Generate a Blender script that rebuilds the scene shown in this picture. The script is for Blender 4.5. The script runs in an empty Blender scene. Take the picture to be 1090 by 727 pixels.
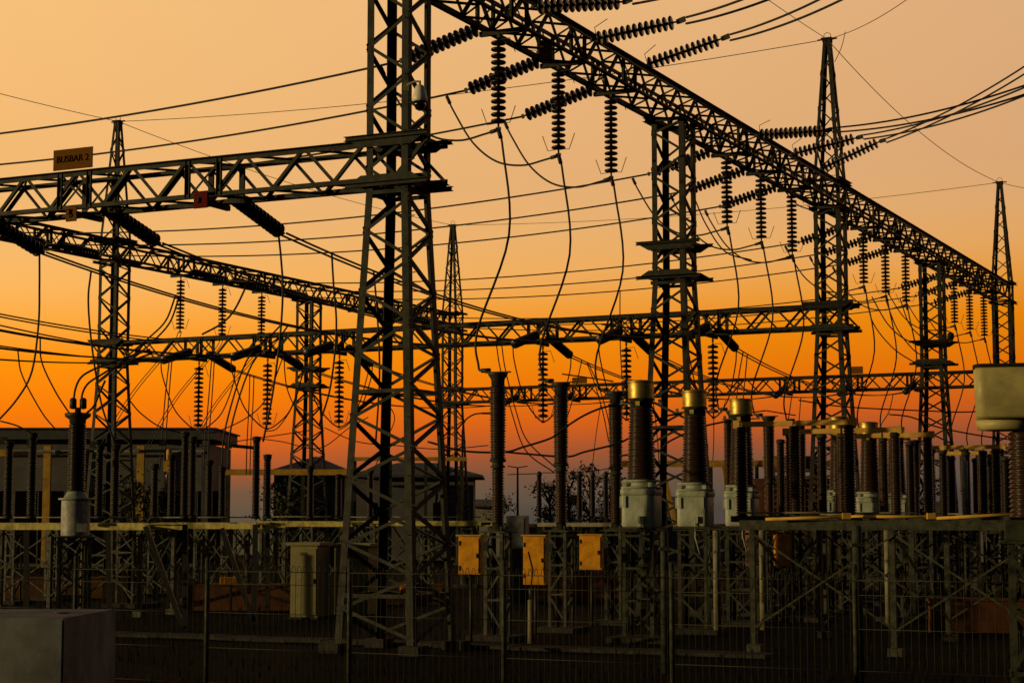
import bpy, math, random
from mathutils import Vector, Matrix
random.seed(7)
R = math.radians
sc = bpy.context.scene
C = sc.collection

# ------------------------------------------------------------------ camera, sky, sun, exposure
F, HY, EYE = 1960.0, 190.0, 2.7
TILT = math.atan2(HY, F)
cam_d = bpy.data.cameras.new('camera'); cam = bpy.data.objects.new('camera', cam_d); C.objects.link(cam)
cam_d.sensor_width = 36.0; cam_d.lens = F / 1090.0 * 36.0; cam_d.clip_end = 5000; cam_d.clip_start = 0.1
cam.location = (0, 0, EYE); cam.rotation_euler = (math.pi / 2 + TILT, 0, 0)
sc.camera = cam
sc.view_settings.view_transform = 'Standard'; sc.view_settings.look = 'None'
sc.view_settings.exposure = 0.0; sc.view_settings.gamma = 1.0

SUN_EL, SUN_AZ = 5.0, 75.0         # azimuth measured from straight behind the camera; low evening sun, to the left of and a little behind the camera
sun_dir = Vector((-math.sin(R(SUN_AZ)), -math.cos(R(SUN_AZ)), math.tan(R(SUN_EL)))).normalized()
ld = bpy.data.lights.new('sun', 'SUN'); lo = bpy.data.objects.new('sun', ld); C.objects.link(lo)
ld.energy = 1.7; ld.angle = R(0.6); ld.color = (1.0, 0.72, 0.30)
lo.rotation_euler = sun_dir.to_track_quat('Z', 'Y').to_euler()

def lin(c): return tuple(((v / 255) / 12.92 if v / 255 <= .04045 else ((v / 255 + .055) / 1.055) ** 2.4) for v in c) + (1.0,)
w = bpy.data.worlds.new('World'); sc.world = w; w.use_nodes = True
nt = w.node_tree; nt.nodes.clear(); N = nt.nodes.new; K = nt.links.new
def math_n(op, a=None, b=None, c=None, clamp=False):
    n = N('ShaderNodeMath'); n.operation = op; n.use_clamp = clamp
    for i, v in enumerate((a, b, c)):
        if v is None: continue
        if isinstance(v, (int, float)): n.inputs[i].default_value = v
        else: K(v, n.inputs[i])
    return n.outputs[0]
tc = N('ShaderNodeTexCoord'); sp = N('ShaderNodeSeparateXYZ'); K(tc.outputs['Generated'], sp.inputs[0])
# soft uneven dust layers lying low in the evening air
nz = N('ShaderNodeTexNoise'); nz.inputs['Scale'].default_value = 2.2; nz.inputs['Detail'].default_value = 4
mp = N('ShaderNodeMapping'); mp.inputs['Scale'].default_value = (1, 1, 6); K(tc.outputs['Generated'], mp.inputs[0]); K(mp.outputs[0], nz.inputs[0])
hei = math_n('ADD', sp.outputs['Z'], math_n('MULTIPLY', sp.outputs['X'], -0.05))
hei = math_n('ADD', hei, math_n('MULTIPLY', math_n('SUBTRACT', nz.outputs[0], 0.5), 0.008))
fac = math_n('MULTIPLY', hei, 1 / 0.6, clamp=True)
rp = N('ShaderNodeValToRGB'); K(fac, rp.inputs[0]); cr = rp.color_ramp
stops = [(-.0, (80, 70, 58)), (.010, (98, 82, 64)), (.022, (118, 84, 60)), (.034, (166, 86, 46)), (.050, (220, 98, 24)), (.070, (243, 120, 8)),
         (.098, (250, 143, 12)), (.116, (249, 163, 60)), (.135, (246, 176, 92)), (.155, (240, 178, 106)), (.18, (236, 177, 112)), (.28, (240, 184, 119)), (.42, (150, 118, 92)), (.6, (62, 62, 72))]
while len(cr.elements) < len(stops): cr.elements.new(.5)
for e, (p, c) in zip(cr.elements, stops): e.position = p / .6; e.color = lin(c)
# the glow is strongest to the left of the view and weakens to the right
side = N('ShaderNodeMapRange'); K(sp.outputs['X'], side.inputs[0]); side.inputs[1].default_value = -.27; side.inputs[2].default_value = .27
sr = N('ShaderNodeValToRGB'); K(side.outputs[0], sr.inputs[0])
sr.color_ramp.elements[0].color = (1.07 / 1.12, 1.10 / 1.12, 1.05 / 1.12, 1); sr.color_ramp.elements[1].color = (.83 / 1.12, .87 / 1.12, 1.10 / 1.12, 1)
tint = N('ShaderNodeVectorMath'); tint.operation = 'MULTIPLY'; K(rp.outputs[0], tint.inputs[0]); K(sr.outputs[0], tint.inputs[1])
sky = N('ShaderNodeTexSky'); sky.sky_type = 'NISHITA'; sky.sun_disc = False
sky.sun_elevation = R(SUN_EL); sky.sun_rotation = R(180 + SUN_AZ); sky.dust_density = 3.0
b1 = N('ShaderNodeBackground'); K(tint.outputs[0], b1.inputs[0]); b1.inputs[1].default_value = 1.12
b2 = N('ShaderNodeBackground'); K(sky.outputs[0], b2.inputs[0]); b2.inputs[1].default_value = 0.015
away = N('ShaderNodeMapRange'); K(sp.outputs['Y'], away.inputs[0]); away.inputs[1].default_value = -.1; away.inputs[2].default_value = .75
away.inputs[3].default_value = 0; away.inputs[4].default_value = 1
mx = N('ShaderNodeMixShader'); K(away.outputs[0], mx.inputs[0]); K(b2.outputs[0], mx.inputs[1]); K(b1.outputs[0], mx.inputs[2])
wo = N('ShaderNodeOutputWorld'); K(mx.outputs[0], wo.inputs[0])

# ------------------------------------------------------------------ materials
def mat(name, col, rough=.6, metal=0., noise=0., nscale=6., spec=.4, bump=0., dirt=None, coat=0.):
    m = bpy.data.materials.new(name); m.use_nodes = True; t = m.node_tree
    b = t.nodes['Principled BSDF']; b.inputs['Base Color'].default_value = (*col, 1)
    b.inputs['Roughness'].default_value = rough; b.inputs['Metallic'].default_value = metal
    b.inputs['Specular IOR Level'].default_value = spec; b.inputs['Coat Weight'].default_value = coat
    if noise or bump or dirt:
        c = t.nodes.new('ShaderNodeTexCoord'); n = t.nodes.new('ShaderNodeTexNoise'); n.inputs['Scale'].default_value = nscale
        n.inputs['Detail'].default_value = 6; n.inputs['Roughness'].default_value = .65; t.links.new(c.outputs['Object'], n.inputs[0])
        if noise or dirt:
            r = t.nodes.new('ShaderNodeValToRGB'); t.links.new(n.outputs[0], r.inputs[0])
            lo_ = dirt if dirt else tuple(v * (1 - noise) for v in col); hi = tuple(min(1, v * (1 + noise)) for v in col)
            r.color_ramp.elements[0].position = .35; r.color_ramp.elements[0].color = (*lo_, 1)
            r.color_ramp.elements[1].position = .62; r.color_ramp.elements[1].color = (*hi, 1)
            t.links.new(r.outputs[0], b.inputs['Base Color'])
            mr = t.nodes.new('ShaderNodeMapRange'); t.links.new(n.outputs[0], mr.inputs[0])
            mr.inputs[3].default_value = min(1, rough + .15); mr.inputs[4].default_value = max(.05, rough - .1); t.links.new(mr.outputs[0], b.inputs['Roughness'])
        if bump:
            bp = t.nodes.new('ShaderNodeBump'); bp.inputs['Strength'].default_value = bump; bp.inputs['Distance'].default_value = .02
            t.links.new(n.outputs[0], bp.inputs['Height']); t.links.new(bp.outputs[0], b.inputs['Normal'])
    return m
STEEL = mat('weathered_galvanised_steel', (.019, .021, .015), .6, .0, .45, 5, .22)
STEEL2 = mat('galvanised_support_steel', (.036, .041, .026), .6, .0, .5, 7, .25, dirt=(.011, .011, .008))
DARKST = mat('dark_steel', (.025, .026, .024), .5, .0, .3, 9)
PALEST = mat('sunlit_zinc_beam', (.36, .31, .06), .6, .0, .35, 3, .3, dirt=(.16, .13, .03))  # zinc steel with the yellow of sunlight put into its colour
PIPE = mat('pale_pipe', (.2, .18, .12), .5, .0, .3, 5)
CABLE = mat('aluminium_conductor', (.03, .03, .03), .55, .3, 0)
PORC = mat('brown_porcelain', (.036, .018, .009), .3, .0, .35, 8, .5)
PORCD = mat('dark_porcelain', (.014, .009, .007), .3, .0, .2, 8, .5)
DISC = mat('dark_glazed_disc', (.016, .014, .016), .3, .0, 0, 8, .4)
HEAD = mat('spun_aluminium_head', (.5, .36, .09), .46, 1., .35, 9)  # aluminium with the low sun's gold put into its base colour
TANK = mat('grey_green_paint', (.4, .45, .37), .5, .0, .12, 4, .4, dirt=(.27, .3, .24))
GREYT = mat('light_grey_paint', (.36, .37, .35), .5, .0, .2, 5, .4, dirt=(.22, .22, .2))
OLIVE = mat('olive_tank_paint', (.48, .42, .17), .45, .0, .12, 3, .4, dirt=(.34, .3, .13))
YELLOW = mat('yellow_paint', (.92, .42, .012), .5, .0, .06, 4, .3, dirt=(.55, .22, .012))
BEIGE = mat('beige_cabinet_paint', (.25, .23, .11), .55, .0, .15, 4, .3)
FENCE = mat('zinc_wire', (.05, .05, .036), .55, .0, .2, 4, .3)
BLOCK = mat('pale_concrete', (.18, .19, .2), .9, .0, .35, 1.3, .1, bump=.5)
CONC = mat('grey_concrete', (.035, .034, .03), .9, .0, .25, 3, .2, bump=.4)
SIGNY = mat('sign_yellow', (.17, .068, .004), .8, 0, .1, 10, .1)
SIGNR = mat('sign_red', (.12, .01, .008), .8, 0, .1, 10, .1)
BLACK = mat('black_letters', (.006, .005, .004), .9, spec=.0)
WHITE = mat('camera_white', (.9, .86, .74), .4)
GLASS = mat('dark_lens', (.01, .01, .012), .1, 0, spec=.8)
WALLG = mat('grey_wall', (.13, .13, .14), .8, 0, .2, .6)
ROOFG = mat('dark_roof_sheet', (.07, .075, .085), .7, 0, .3, 1.2)
OCHRE = mat('ochre_paint_and_lit_steel', (.62, .36, .05), .6, 0, .25, 2)  # real ochre paint, and sunlight put into the colour of lit steel
TERRA = mat('terracotta_masonry', (.11, .04, .012), .85, 0, .35, 2.5, bump=.3)
RADI = mat('rusty_radiator', (.15, .06, .025), .6, 0, .3, 6)
BARK = mat('bark', (.05, .035, .02), .9, 0, .3, 8)
WEED = mat('dark_weeds', (.012, .014, .006), .9, 0, .4, 2, .05)
LEAF = mat('foliage', (.035, .045, .015), .7, 0, .5, 3)
# ground: earth with gravel and patches of grass
SOIL = mat('soil', (.007, .007, .0045), .95, 0, .5, .35, .03, bump=.6, dirt=(.0035, .0045, .0025))
GRAVEL = mat('dark_gravel', (.012, .012, .009), .95, 0, .4, 3, .03, bump=.6)

# ------------------------------------------------------------------ mesh builder
class MB:
    def __init__(s): s.v = []; s.f = []; s.sm = []
    def add(s, vs, fs, smooth=False):
        o = len(s.v); s.v += [tuple(v) for v in vs]; s.f += [tuple(i + o for i in f) for f in fs]; s.sm += [smooth] * len(fs)
    def prism(s, P, Q, sec, up=(0, 0, 1)):
        P = Vector(P); Q = Vector(Q); d = (Q - P)
        if d.length < 1e-6: return s
        d.normalize(); up = Vector(up)
        if abs(d.dot(up)) > .98: up = Vector((0, 1, 0)) if abs(d.y) < .9 else Vector((1, 0, 0))
        x = d.cross(up).normalized(); y = x.cross(d).normalized(); n = len(sec)
        vs = [P + x * a + y * b for a, b in sec] + [Q + x * a + y * b for a, b in sec]
        fs = [(i, (i + 1) % n, n + (i + 1) % n, n + i) for i in range(n)] + [tuple(range(n))[::-1], tuple(range(n, 2 * n))]
        s.add(vs, fs); return s
    def bar(s, P, Q, a, b=None, up=(0, 0, 1)):
        b = b or a; a /= 2; b /= 2
        return s.prism(P, Q, [(-a, -b), (a, -b), (a, b), (-a, b)], up)
    def angle(s, P, Q, a, t=None, fx=1, fy=1, up=(0, 0, 1)):
        t = t or a * .16
        sec = [(0, 0), (a, 0), (a, t), (t, t), (t, a), (0, a)]
        sec = [(x * fx, y * fy) for x, y in sec]
        return s.prism(P, Q, sec, up)
    def chan(s, P, Q, wd, h, t=.012, up=(0, 0, 1), flip=1):
        w2, h2 = wd * flip, h / 2
        return s.prism(P, Q, [(0, -h2), (w2, -h2), (w2, -h2 + t), (t * flip, -h2 + t), (t * flip, h2 - t), (w2, h2 - t), (w2, h2), (0, h2)], up)
    def box(s, c, sz):
        x, y, z = c; a, b, h = sz[0] / 2, sz[1] / 2, sz[2] / 2
        s.add([(x - a, y - b, z - h), (x + a, y - b, z - h), (x + a, y + b, z - h), (x - a, y + b, z - h), (x - a, y - b, z + h), (x + a, y - b, z + h), (x + a, y + b, z + h), (x - a, y + b, z + h)],
              [(3, 2, 1, 0), (4, 5, 6, 7), (0, 1, 5, 4), (1, 2, 6, 5), (2, 3, 7, 6), (3, 0, 4, 7)]); return s
    def lathe(s, prof, seg=20, c=(0, 0, 0), smooth=True):
        vs = []; fs = []
        for r, z in prof:
            for k in range(seg):
                a = 2 * math.pi * k / seg; vs.append((c[0] + r * math.cos(a), c[1] + r * math.sin(a), c[2] + z))
        for i in range(len(prof) - 1):
            for k in range(seg): fs.append((i * seg + k, i * seg + (k + 1) % seg, (i + 1) * seg + (k + 1) % seg, (i + 1) * seg + k))
        s.add(vs, fs, smooth)
        o = len(s.v) - len(vs); n = len(prof)
        s.f += [tuple(o + k for k in range(seg))[::-1], tuple(o + (n - 1) * seg + k for k in range(seg))]; s.sm += [False, False]; return s
    def tube(s, pts, r, seg=6, smooth=True):
        pts = [Vector(p) for p in pts]; n = len(pts); vs = []; fs = []
        d = (pts[1] - pts[0]).normalized(); ref = Vector((0, 0, 1)) if abs(d.z) < .9 else Vector((1, 0, 0)); x = d.cross(ref).normalized()
        for i, p in enumerate(pts):
            t = (pts[min(i + 1, n - 1)] - pts[max(i - 1, 0)]).normalized()
            x = (x - t * x.dot(t)).normalized(); y = t.cross(x); rr = r[i] if isinstance(r, (list, tuple)) else r
            for k in range(seg):
                a = 2 * math.pi * k / seg; vs.append(p + x * rr * math.cos(a) + y * rr * math.sin(a))
        for i in range(n - 1):
            for k in range(seg): fs.append((i * seg + k, i * seg + (k + 1) % seg, (i + 1) * seg + (k + 1) % seg, (i + 1) * seg + k))
        s.add(vs, fs, smooth); o = len(s.v) - len(vs)
        s.f += [tuple(o + k for k in range(seg))[::-1], tuple(o + (n - 1) * seg + k for k in range(seg))]; s.sm += [False, False]; return s
    def mesh(s, name, m):
        me = bpy.data.meshes.new(name); me.from_pydata(s.v, [], s.f); me.materials.append(m)
        me.polygons.foreach_set('use_smooth', s.sm); me.update(); return me
    def build(s, name, m, parent=None): return put(name, s.mesh(name, m), parent)
def put(name, me, parent=None, loc=None, rot=None, scale=None, label=None):
    o = bpy.data.objects.new(name, me); C.objects.link(o)
    if parent: o.parent = parent
    if loc is not None: o.location = loc
    if rot is not None: o.rotation_euler = rot
    if scale is not None: o.scale = scale
    if label: o['label'] = label
    return o
def tag(o, label, cat, group=None):
    o['label'] = label; o['category'] = cat
    if group: o['group'] = group
    return o
def thing(name, label, cat, loc=(0, 0, 0), rotz=0, group=None):
    o = bpy.data.objects.new(name, None); C.objects.link(o); o.location = loc; o.rotation_euler = (0, 0, rotz); o.empty_display_size = .2
    return tag(o, label, cat, group)
def struct(o): o['kind'] = 'structure'; return o
_cache = {}
def cached(key, fn):
    if key not in _cache: _cache[key] = fn()
    return _cache[key]

# ------------------------------------------------------------------ the yard's plan
ANG = .4503; RZ = -ANG
A = Vector((math.sin(ANG), math.cos(ANG), 0)); B = Vector((math.cos(ANG), -math.sin(ANG), 0))   # along the gantry lines / across them (to the right)
O = Vector((-2.41, 38.6, 0)); SP = 16.48; LX = -33.24
def W(u, v, z=0.): return O + A * u + B * v + Vector((0, 0, z))
def at(px, py, Y):     # where a sight line of the survey photo meets depth Y
    c, s_ = math.cos(TILT), math.sin(TILT); a, b = px - 545.0, 363.5 - py
    k = Y / (F * c - b * s_)
    return Vector((a * k, Y, EYE + (F * s_ + b * c) * k))
ORD = ['first', 'second', 'third', 'fourth', 'fifth', 'sixth', 'seventh', 'eighth', 'ninth', 'tenth', 'eleventh', 'twelfth']
PH = (5.0, 8.47, 11.94)
Z_LB, Z_LT, Z_HB, Z_HT, Z_PK = 9.78, 10.68, 14.38, 15.25, 20.8

ZONES = [(0, 'at the left edge'), (65, 'beside the mast behind the sign board'), (140, 'over the grey building'), (250, 'beside the left spireless mast'), (345, 'left of the broad near mast'),
         (425, 'between the broad mast and first tall column'), (545, 'between the first and third tall columns'), (655, 'near the first gold head'), (715, 'near the second and third gold heads'), (812, 'left of the tall spired mast'), (870, 'around the small gold heads'), (975, 'left of and under the olive tank')]
def zoned(what, px, allx):
    z = max(i for i, (a, _) in enumerate(ZONES) if px >= a or i == 0); hi = ZONES[z + 1][0] if z + 1 < len(ZONES) else 1e9; lo_ = ZONES[z][0]
    same = sorted(v for v in allx if lo_ <= v < hi); k = same.index(px); allx[allx.index(px)] = px   # rank from the left inside its zone
    n = _seen.get((what, px), 0); _seen[(what, px)] = n + 1
    return f'{what} {ZONES[z][1]}' + (f', {ORD[k + n]} from the left' if len(same) > 1 else '')
_seen = {}
# ground and far setting
g = MB(); n = 60
vs = []; fs = []
xs = [-900 + 1800 * i / n for i in range(n + 1)]; ys = [-120 + 1500 * (j / n) ** 1.6 for j in range(n + 1)]
for j in range(n + 1):
    for i in range(n + 1): vs.append((xs[i], ys[j], 0))
for j in range(n):
    for i in range(n): fs.append((j * (n + 1) + i, j * (n + 1) + i + 1, (j + 1) * (n + 1) + i + 1, (j + 1) * (n + 1) + i))
g.add(vs, fs); struct(g.build('ground', SOIL))
# a concrete service path between equipment rows
p = MB(); a0, a1, a2, a3 = W(-3, 4.5, .004), W(70, 4.5, .004), W(70, 7.0, .004), W(-3, 7.0, .004); p.add([a0, a3, a2, a1], [(0, 1, 2, 3)]); struct(p.build('service_path', GRAVEL))

# ------------------------------------------------------------------ lattice masts
def hw(z, top, pk):
    if z < 9.6: return .93 + (.5 - .93) * z / 9.6
    if z <= 15.3 or not pk: return .5
    return .5 + (.13 - .5) * (z - 15.3) / (Z_PK - 15.3)
CN = [(-1, -1), (1, -1), (1, 1), (-1, 1)]
def mast_meshes(pk):
    top = Z_PK if pk else 14.36
    zs = [0.25]
    while zs[-1] < 14.3: zs.append(zs[-1] + .655)
    zs[-1] = 14.36
    if pk:
        for k in range(1, 10): zs.append(14.36 + (Z_PK - 14.36) * (k / 9) ** .92)
    out = []
    for i, (cx, cy) in enumerate(CN):
        m = MB(); br = sorted({.12, 9.6, 14.36, top} | ({15.3} if pk else set()))
        for z0, z1 in zip(br, br[1:]):
            h0, h1 = hw(z0, top, pk), hw(z1, top, pk); a = .16 if z0 < 14.3 else .12
            m.angle((cx * h0, cy * h0, z0), (cx * h1, cy * h1, z1), a, .018, -1 if (cx * cy > 0) else 1, 1, up=(0, -cy, 0))
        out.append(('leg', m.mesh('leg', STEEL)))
        f = MB(); pt = MB()
    for i in range(4):
        (ax, ay), (bx, by) = CN[i], CN[(i + 1) % 4]; f = MB(); nx, ny = (ax + bx) / 2, (ay + by) / 2
        for k, (z0, z1) in enumerate(zip(zs, zs[1:])):
            h0, h1 = hw(z0, top, pk), hw(z1, top, pk)
            if (k + i) % 2: P, Q = (ax * h0, ay * h0, z0), (bx * h1, by * h1, z1)
            else: P, Q = (bx * h0, by * h0, z0), (ax * h1, ay * h1, z1)
            P = Vector(P) + Vector((nx, ny, 0)) * .004; Q = Vector(Q) + Vector((nx, ny, 0)) * .004
            f.angle(P, Q, .07 if z0 < 14.3 else .05, .01, 1, -1, up=(nx, ny, 0))
            c = Q + (P - Q).normalized() * .07; f.bar(c - Vector((0, 0, .07)), c + Vector((0, 0, .07)), .12, .012, up=(nx, ny, 0))
        for z in (1.2, 5.4, 9.6):
            h = hw(z, top, pk); f.angle((ax * h, ay * h, z), (bx * h, by * h, z), .08, .012, 1, -1, up=(nx, ny, 0))
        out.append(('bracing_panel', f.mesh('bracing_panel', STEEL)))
    # step bolts on one leg
    z = 2.4; k = 0
    while z < 14:
        b = MB()
        h = hw(z, top, pk); sx = .14 if k % 2 else 0
        b.bar((h, -h, z), (h + .16, -h, z), .02) if k % 2 else b.bar((h, -h, z), (h, -h - .16, z), .02); z += .6; k += 1
        out.append(('step_bolt', b.mesh('step_bolt', STEEL)))
    # beam seats: splayed plates at the two low-beam levels
    for z in (Z_LB - .06, Z_LT + .05):
        s_ = MB()
        for sy in (-1, 1):
            y = sy * .56; hh = .13 * (1 if z > 10 else -1)
            s_.chan((-.98, y, z), (.98, y, z), .09 * 1, .1, .012, flip=-sy)
            s_.add([(-.95, y, z), (.95, y, z), (.6, y, z - hh * 1.6), (-.6, y, z - hh * 1.6), (-.95, y + .012 * sy, z), (.95, y + .012 * sy, z), (.6, y + .012 * sy, z - hh * 1.6), (-.6, y + .012 * sy, z - hh * 1.6)],
                   [(0, 1, 2, 3), (7, 6, 5, 4), (0, 4, 5, 1), (1, 5, 6, 2), (2, 6, 7, 3), (3, 7, 4, 0)])
        for sx in (-1, 1): s_.bar((sx * .58, -.56, z), (sx * .58, .56, z), .09, .09)
        out.append(('beam_seat', s_.mesh('beam_seat', STEEL)))
    c = MB()
    if pk:
        c.box((0, 0, Z_PK + .02), (.42, .36, .03)); c.tube([(-.14, 0, Z_PK + .03), (-.12, 0, Z_PK + .2), (0, 0, Z_PK + .27), (.12, 0, Z_PK + .2), (.14, 0, Z_PK + .03)], .012)
        c.bar((-.38, 0, Z_PK), (.38, 0, Z_PK), .05)
        out.append(('peak_cap', c.mesh('peak_cap', STEEL)))
    for z in (Z_HB - .1, Z_HT + .06) if pk else (Z_HB - .04,):
        c = MB()
        for sx in (-1, 1): c.chan((sx * .56, -.85, z), (sx * .56, .85, z), .09, .12, .012, flip=sx)
        for sy in (-1, 1): c.bar((-.56, sy * .6, z), (.56, sy * .6, z), .08, .1)
        out.append(('top_seat', c.mesh('top_seat', STEEL)))
    for cx, cy in CN: ft = MB(); ft.box((cx * .93, cy * .93, .02), (.46, .46, .34)); out.append(('footing', ft.mesh('footing', CONC)))
    return out
def mast(u, v, pk, label):
    t = thing('lattice_mast', label, 'lattice mast', W(u, v), RZ, 'steel lattice masts of the gantries')
    for nme, me in cached(('mast', pk), lambda: mast_meshes(pk)): put(nme, me, t)
    return t
T1 = mast(0, 0, True, 'broad near lattice mast with the white camera, carrying the yellow sign board beam')
mast(SP, 0, False, 'lattice mast without a spire standing behind the two gold headed transformers')
mast(2 * SP, 0, True, 'tall spired lattice mast where the long middle crossbeam ends')
mast(3 * SP, 0, False, 'slim spireless lattice mast just left of the olive tank under the high beam')
mast(4 * SP, 0, True, 'far spired lattice mast rising above the olive tank at the high beam end')
mast(2 * SP, LX, True, 'spired lattice mast rising behind the yellow sign board')
mast(3 * SP, LX, False, 'spireless lattice mast behind the grey roofed house, between two spired ones')
mast(4 * SP, LX, True, 'farthest spired lattice mast seen just behind the broad near mast')
mast(SP, LX, False, 'spireless lattice mast beyond the left edge of the photo')
mast(0, LX, True, 'spired lattice mast far outside the left edge holding the near crossbeam')

# ------------------------------------------------------------------ lattice beams
def beam(u0, v0, u1, v1, zb, zt, label, nodes=(), group='lattice beams of the gantries', conduit=False):
    P = W(u0, v0); Q = W(u1, v1); L = (Q - P).length; rz = math.atan2((Q - P).y, (Q - P).x)
    t = thing('lattice_beam', label, 'lattice beam', (P.x, P.y, zb), rz, group)
    h = zt - zb; hwd = .44; a = .12
    for sy in (-1, 1):
        for z in (0, h):
            m = MB(); m.angle((0.01, sy * hwd, z), (L - .01, sy * hwd, z), a, .016, -sy, (1 if z == 0 else -1))
            k = 5.5
            while k < L - 1: m.box((k, sy * (hwd + .006), z + (.06 if z == 0 else -.06)), (.5, .014, .13)); k += 6.1
            m.build('chord', STEEL, t)
    n = max(2, round(L / .78)); n += n % 2; dx = L / n
    def zig(fn, up, s_):
        m = MB()
        for k in range(n):
            x0, x1 = k * dx, (k + 1) * dx
            m.angle(fn(x0, k % 2), fn(x1, (k + 1) % 2), s_, .01, 1, -1, up=up)
        return m
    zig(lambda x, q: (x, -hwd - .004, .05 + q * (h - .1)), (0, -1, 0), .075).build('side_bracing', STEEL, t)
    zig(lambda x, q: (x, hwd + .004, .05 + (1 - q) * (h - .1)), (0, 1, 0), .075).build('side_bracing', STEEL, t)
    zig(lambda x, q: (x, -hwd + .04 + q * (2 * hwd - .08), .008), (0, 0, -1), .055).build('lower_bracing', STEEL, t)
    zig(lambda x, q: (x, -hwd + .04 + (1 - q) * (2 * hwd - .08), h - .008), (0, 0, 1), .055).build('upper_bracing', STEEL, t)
    if conduit:
        m = MB(); m.tube([(.4, -hwd - .05, h - .16), (L - .4, -hwd - .05, h - .16)], .03); m.build('cable_conduit', PIPE, t)
    for x in nodes:
        m = MB()
        for s2 in (-.42, .42):
            for sy in (-1, 1): m.chan((x + s2, sy * (hwd - .02), 0.02), (x + s2, sy * (hwd - .02), h - .02), .06, .13, .01, up=(1, 0, 0), flip=sy)
        for sy in (-1, 1):
            m.bar((x - .42, sy * (hwd - .03), .05), (x + .42, sy * (hwd - .03), h - .05), .05, .012, up=(0, 1, 0)); m.bar((x + .42, sy * (hwd - .04), .05), (x - .42, sy * (hwd - .04), h - .05), .05, .012, up=(0, 1, 0))
        m.chan((x, -.62, -.06), (x, .62, -.06), .1, .12, .012)
        m.build('hanger_frame', STEEL, t)
    return t
names = ['nearest high beam span from the broad near mast to the next mast', 'second high beam span between the spireless and the tall spired mast', 'third high beam span right of the tall spired mast', 'farthest high beam span ending at the mast above the olive tank']
for i in range(4): beam(i * SP, 0, (i + 1) * SP, 0, Z_HB, Z_HT, names[i], PH, conduit=True)
names = ['high beam span behind the yellow sign board reaching the left edge', 'high beam span between the two masts at the left, above the grey building', 'high beam span running down behind the broad near mast to the farthest mast']
for i in range(1, 4): beam(i * SP, LX, (i + 1) * SP, LX, Z_HB, Z_HT, names[i - 1], PH)
PV = (4.7, 8.28, 11.88)
vs6 = [-x for x in PV] + [LX + x for x in PV]
BN = ['near low crossbeam carrying the yellow sign board, ending at the broad mast', 'long middle crossbeam with six hanging insulator strings beneath it', 'far low crossbeam with two small signs, beneath the middle crossbeam']
for i, uu in enumerate((0, 2 * SP, 4 * SP)): beam(uu, .95, uu, LX - (.95 if i else .95), Z_LB, Z_LT, BN[i], [.95 - v for v in vs6])

# ------------------------------------------------------------------ insulator strings
PITCH = .158
def disc_mesh():
    m = MB(); m.lathe([(.03, .0), (.045, -.02), (.05, -.055), (.1, -.048), (.165, -.066), (.184, -.088), (.184, -.108), (.165, -.126), (.1, -.13), (.06, -.135), (.04, -.14), (.03, -.158)], 16)
    return m.mesh('disc', DISC)
def fit_mesh():
    m = MB(); m.tube([(0, 0, .16), (0, 0, 0)], .022); m.box((0, 0, .1), (.07, .03, .1)); return m.mesh('clevis', DARKST)
def clamp_mesh():
    m = MB(); m.tube([(0, 0, 0), (0, 0, -.14)], .025); m.box((0, 0, -.12), (.12, .05, .07)); return m.mesh('clamp', DARKST)
def horn_mesh(s_):
    m = MB(); m.tube([(0, 0, 0), (.3 * s_, 0, -.02 ), (.45 * s_, 0, .38)], .011, 5); return m.mesh('arcing_horn', DARKST)
def horn1_mesh():
    m = MB(); m.tube([(0, 0, 0), (.3, 0, .02), (.45, 0, -.34)], .011, 5); return m.mesh('arcing_horn', DARKST)
def string(P, Q, label, group, n=13, up_horn=True, k_=1.0):
    """insulator string from its steel end P towards Q; returns the live end"""
    P = Vector(P); Q = Vector(Q); d = (Q - P).normalized()
    t = thing('insulator_string', label, 'insulator string', P, 0, group); t.rotation_mode = 'QUATERNION'; t.scale = (min(k_, 1.12), min(k_, 1.12), k_)
    x = B - d * B.dot(d)
    if x.length < .3: x = Vector((0, 0, 1)) - d * d.z
    x.normalize(); z = -d; y = z.cross(x); t.rotation_quaternion = Matrix((x, y, z)).transposed().to_quaternion()
    put('clevis', cached('clevis', fit_mesh), t, (0, 0, -.16))
    for k in range(n): put('disc', cached('disc', disc_mesh), t, (0, 0, -.16 - k * PITCH))
    e = .16 + n * PITCH
    put('clamp', cached('clamp', clamp_mesh), t, (0, 0, -e))
    put('arcing_horn', cached('h1', horn1_mesh), t, (0, 0, -.18))
    if up_horn:
        put('arcing_horn', cached('h2', lambda: horn_mesh(1)), t, (0, 0, -e + .02)); put('arcing_horn', cached('h3', lambda: horn_mesh(-1)), t, (0, 0, -e + .02))
    return P + d * (e + .14) * k_
def wire_pts(P, Q, sag, n=22):
    P = Vector(P); Q = Vector(Q); return [P.lerp(Q, k / n) - Vector((0, 0, sag * 4 * (k / n) * (1 - k / n))) for k in range(n + 1)]
def spline(pts, sub=6):
    pts = [Vector(p) for p in pts]; q = [pts[0] * 2 - pts[1]] + pts + [pts[-1] * 2 - pts[-2]]; out = []
    for i in range(1, len(q) - 2):
        for k in range(sub):
            t = k / sub; a, b, c, d = q[i - 1], q[i], q[i + 1], q[i + 2]
            out.append(.5 * ((2 * b) + (c - a) * t + (2 * a - 5 * b + 4 * c - d) * t * t + (3 * b - a - 3 * c + d) * t ** 3))
    return out + [pts[-1]]
def wire(name, pts, r, label, group, cat='wire', clampends=False):
    m = MB(); m.tube(pts, r, 6)
    if clampends:
        for a, b in ((0, 1), (-1, -2)):
            P, Q = Vector(pts[a]), Vector(pts[b]); m.tube([P, P + (Q - P).normalized() * .22], r * 1.9, 6)
    return tag(m.build(name, CABLE, None), label, cat, group)
BAY = ['nearest high beam span', 'second high beam span', 'third high beam span', 'farthest high beam span']
PHN = ['left', 'middle', 'right']
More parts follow.
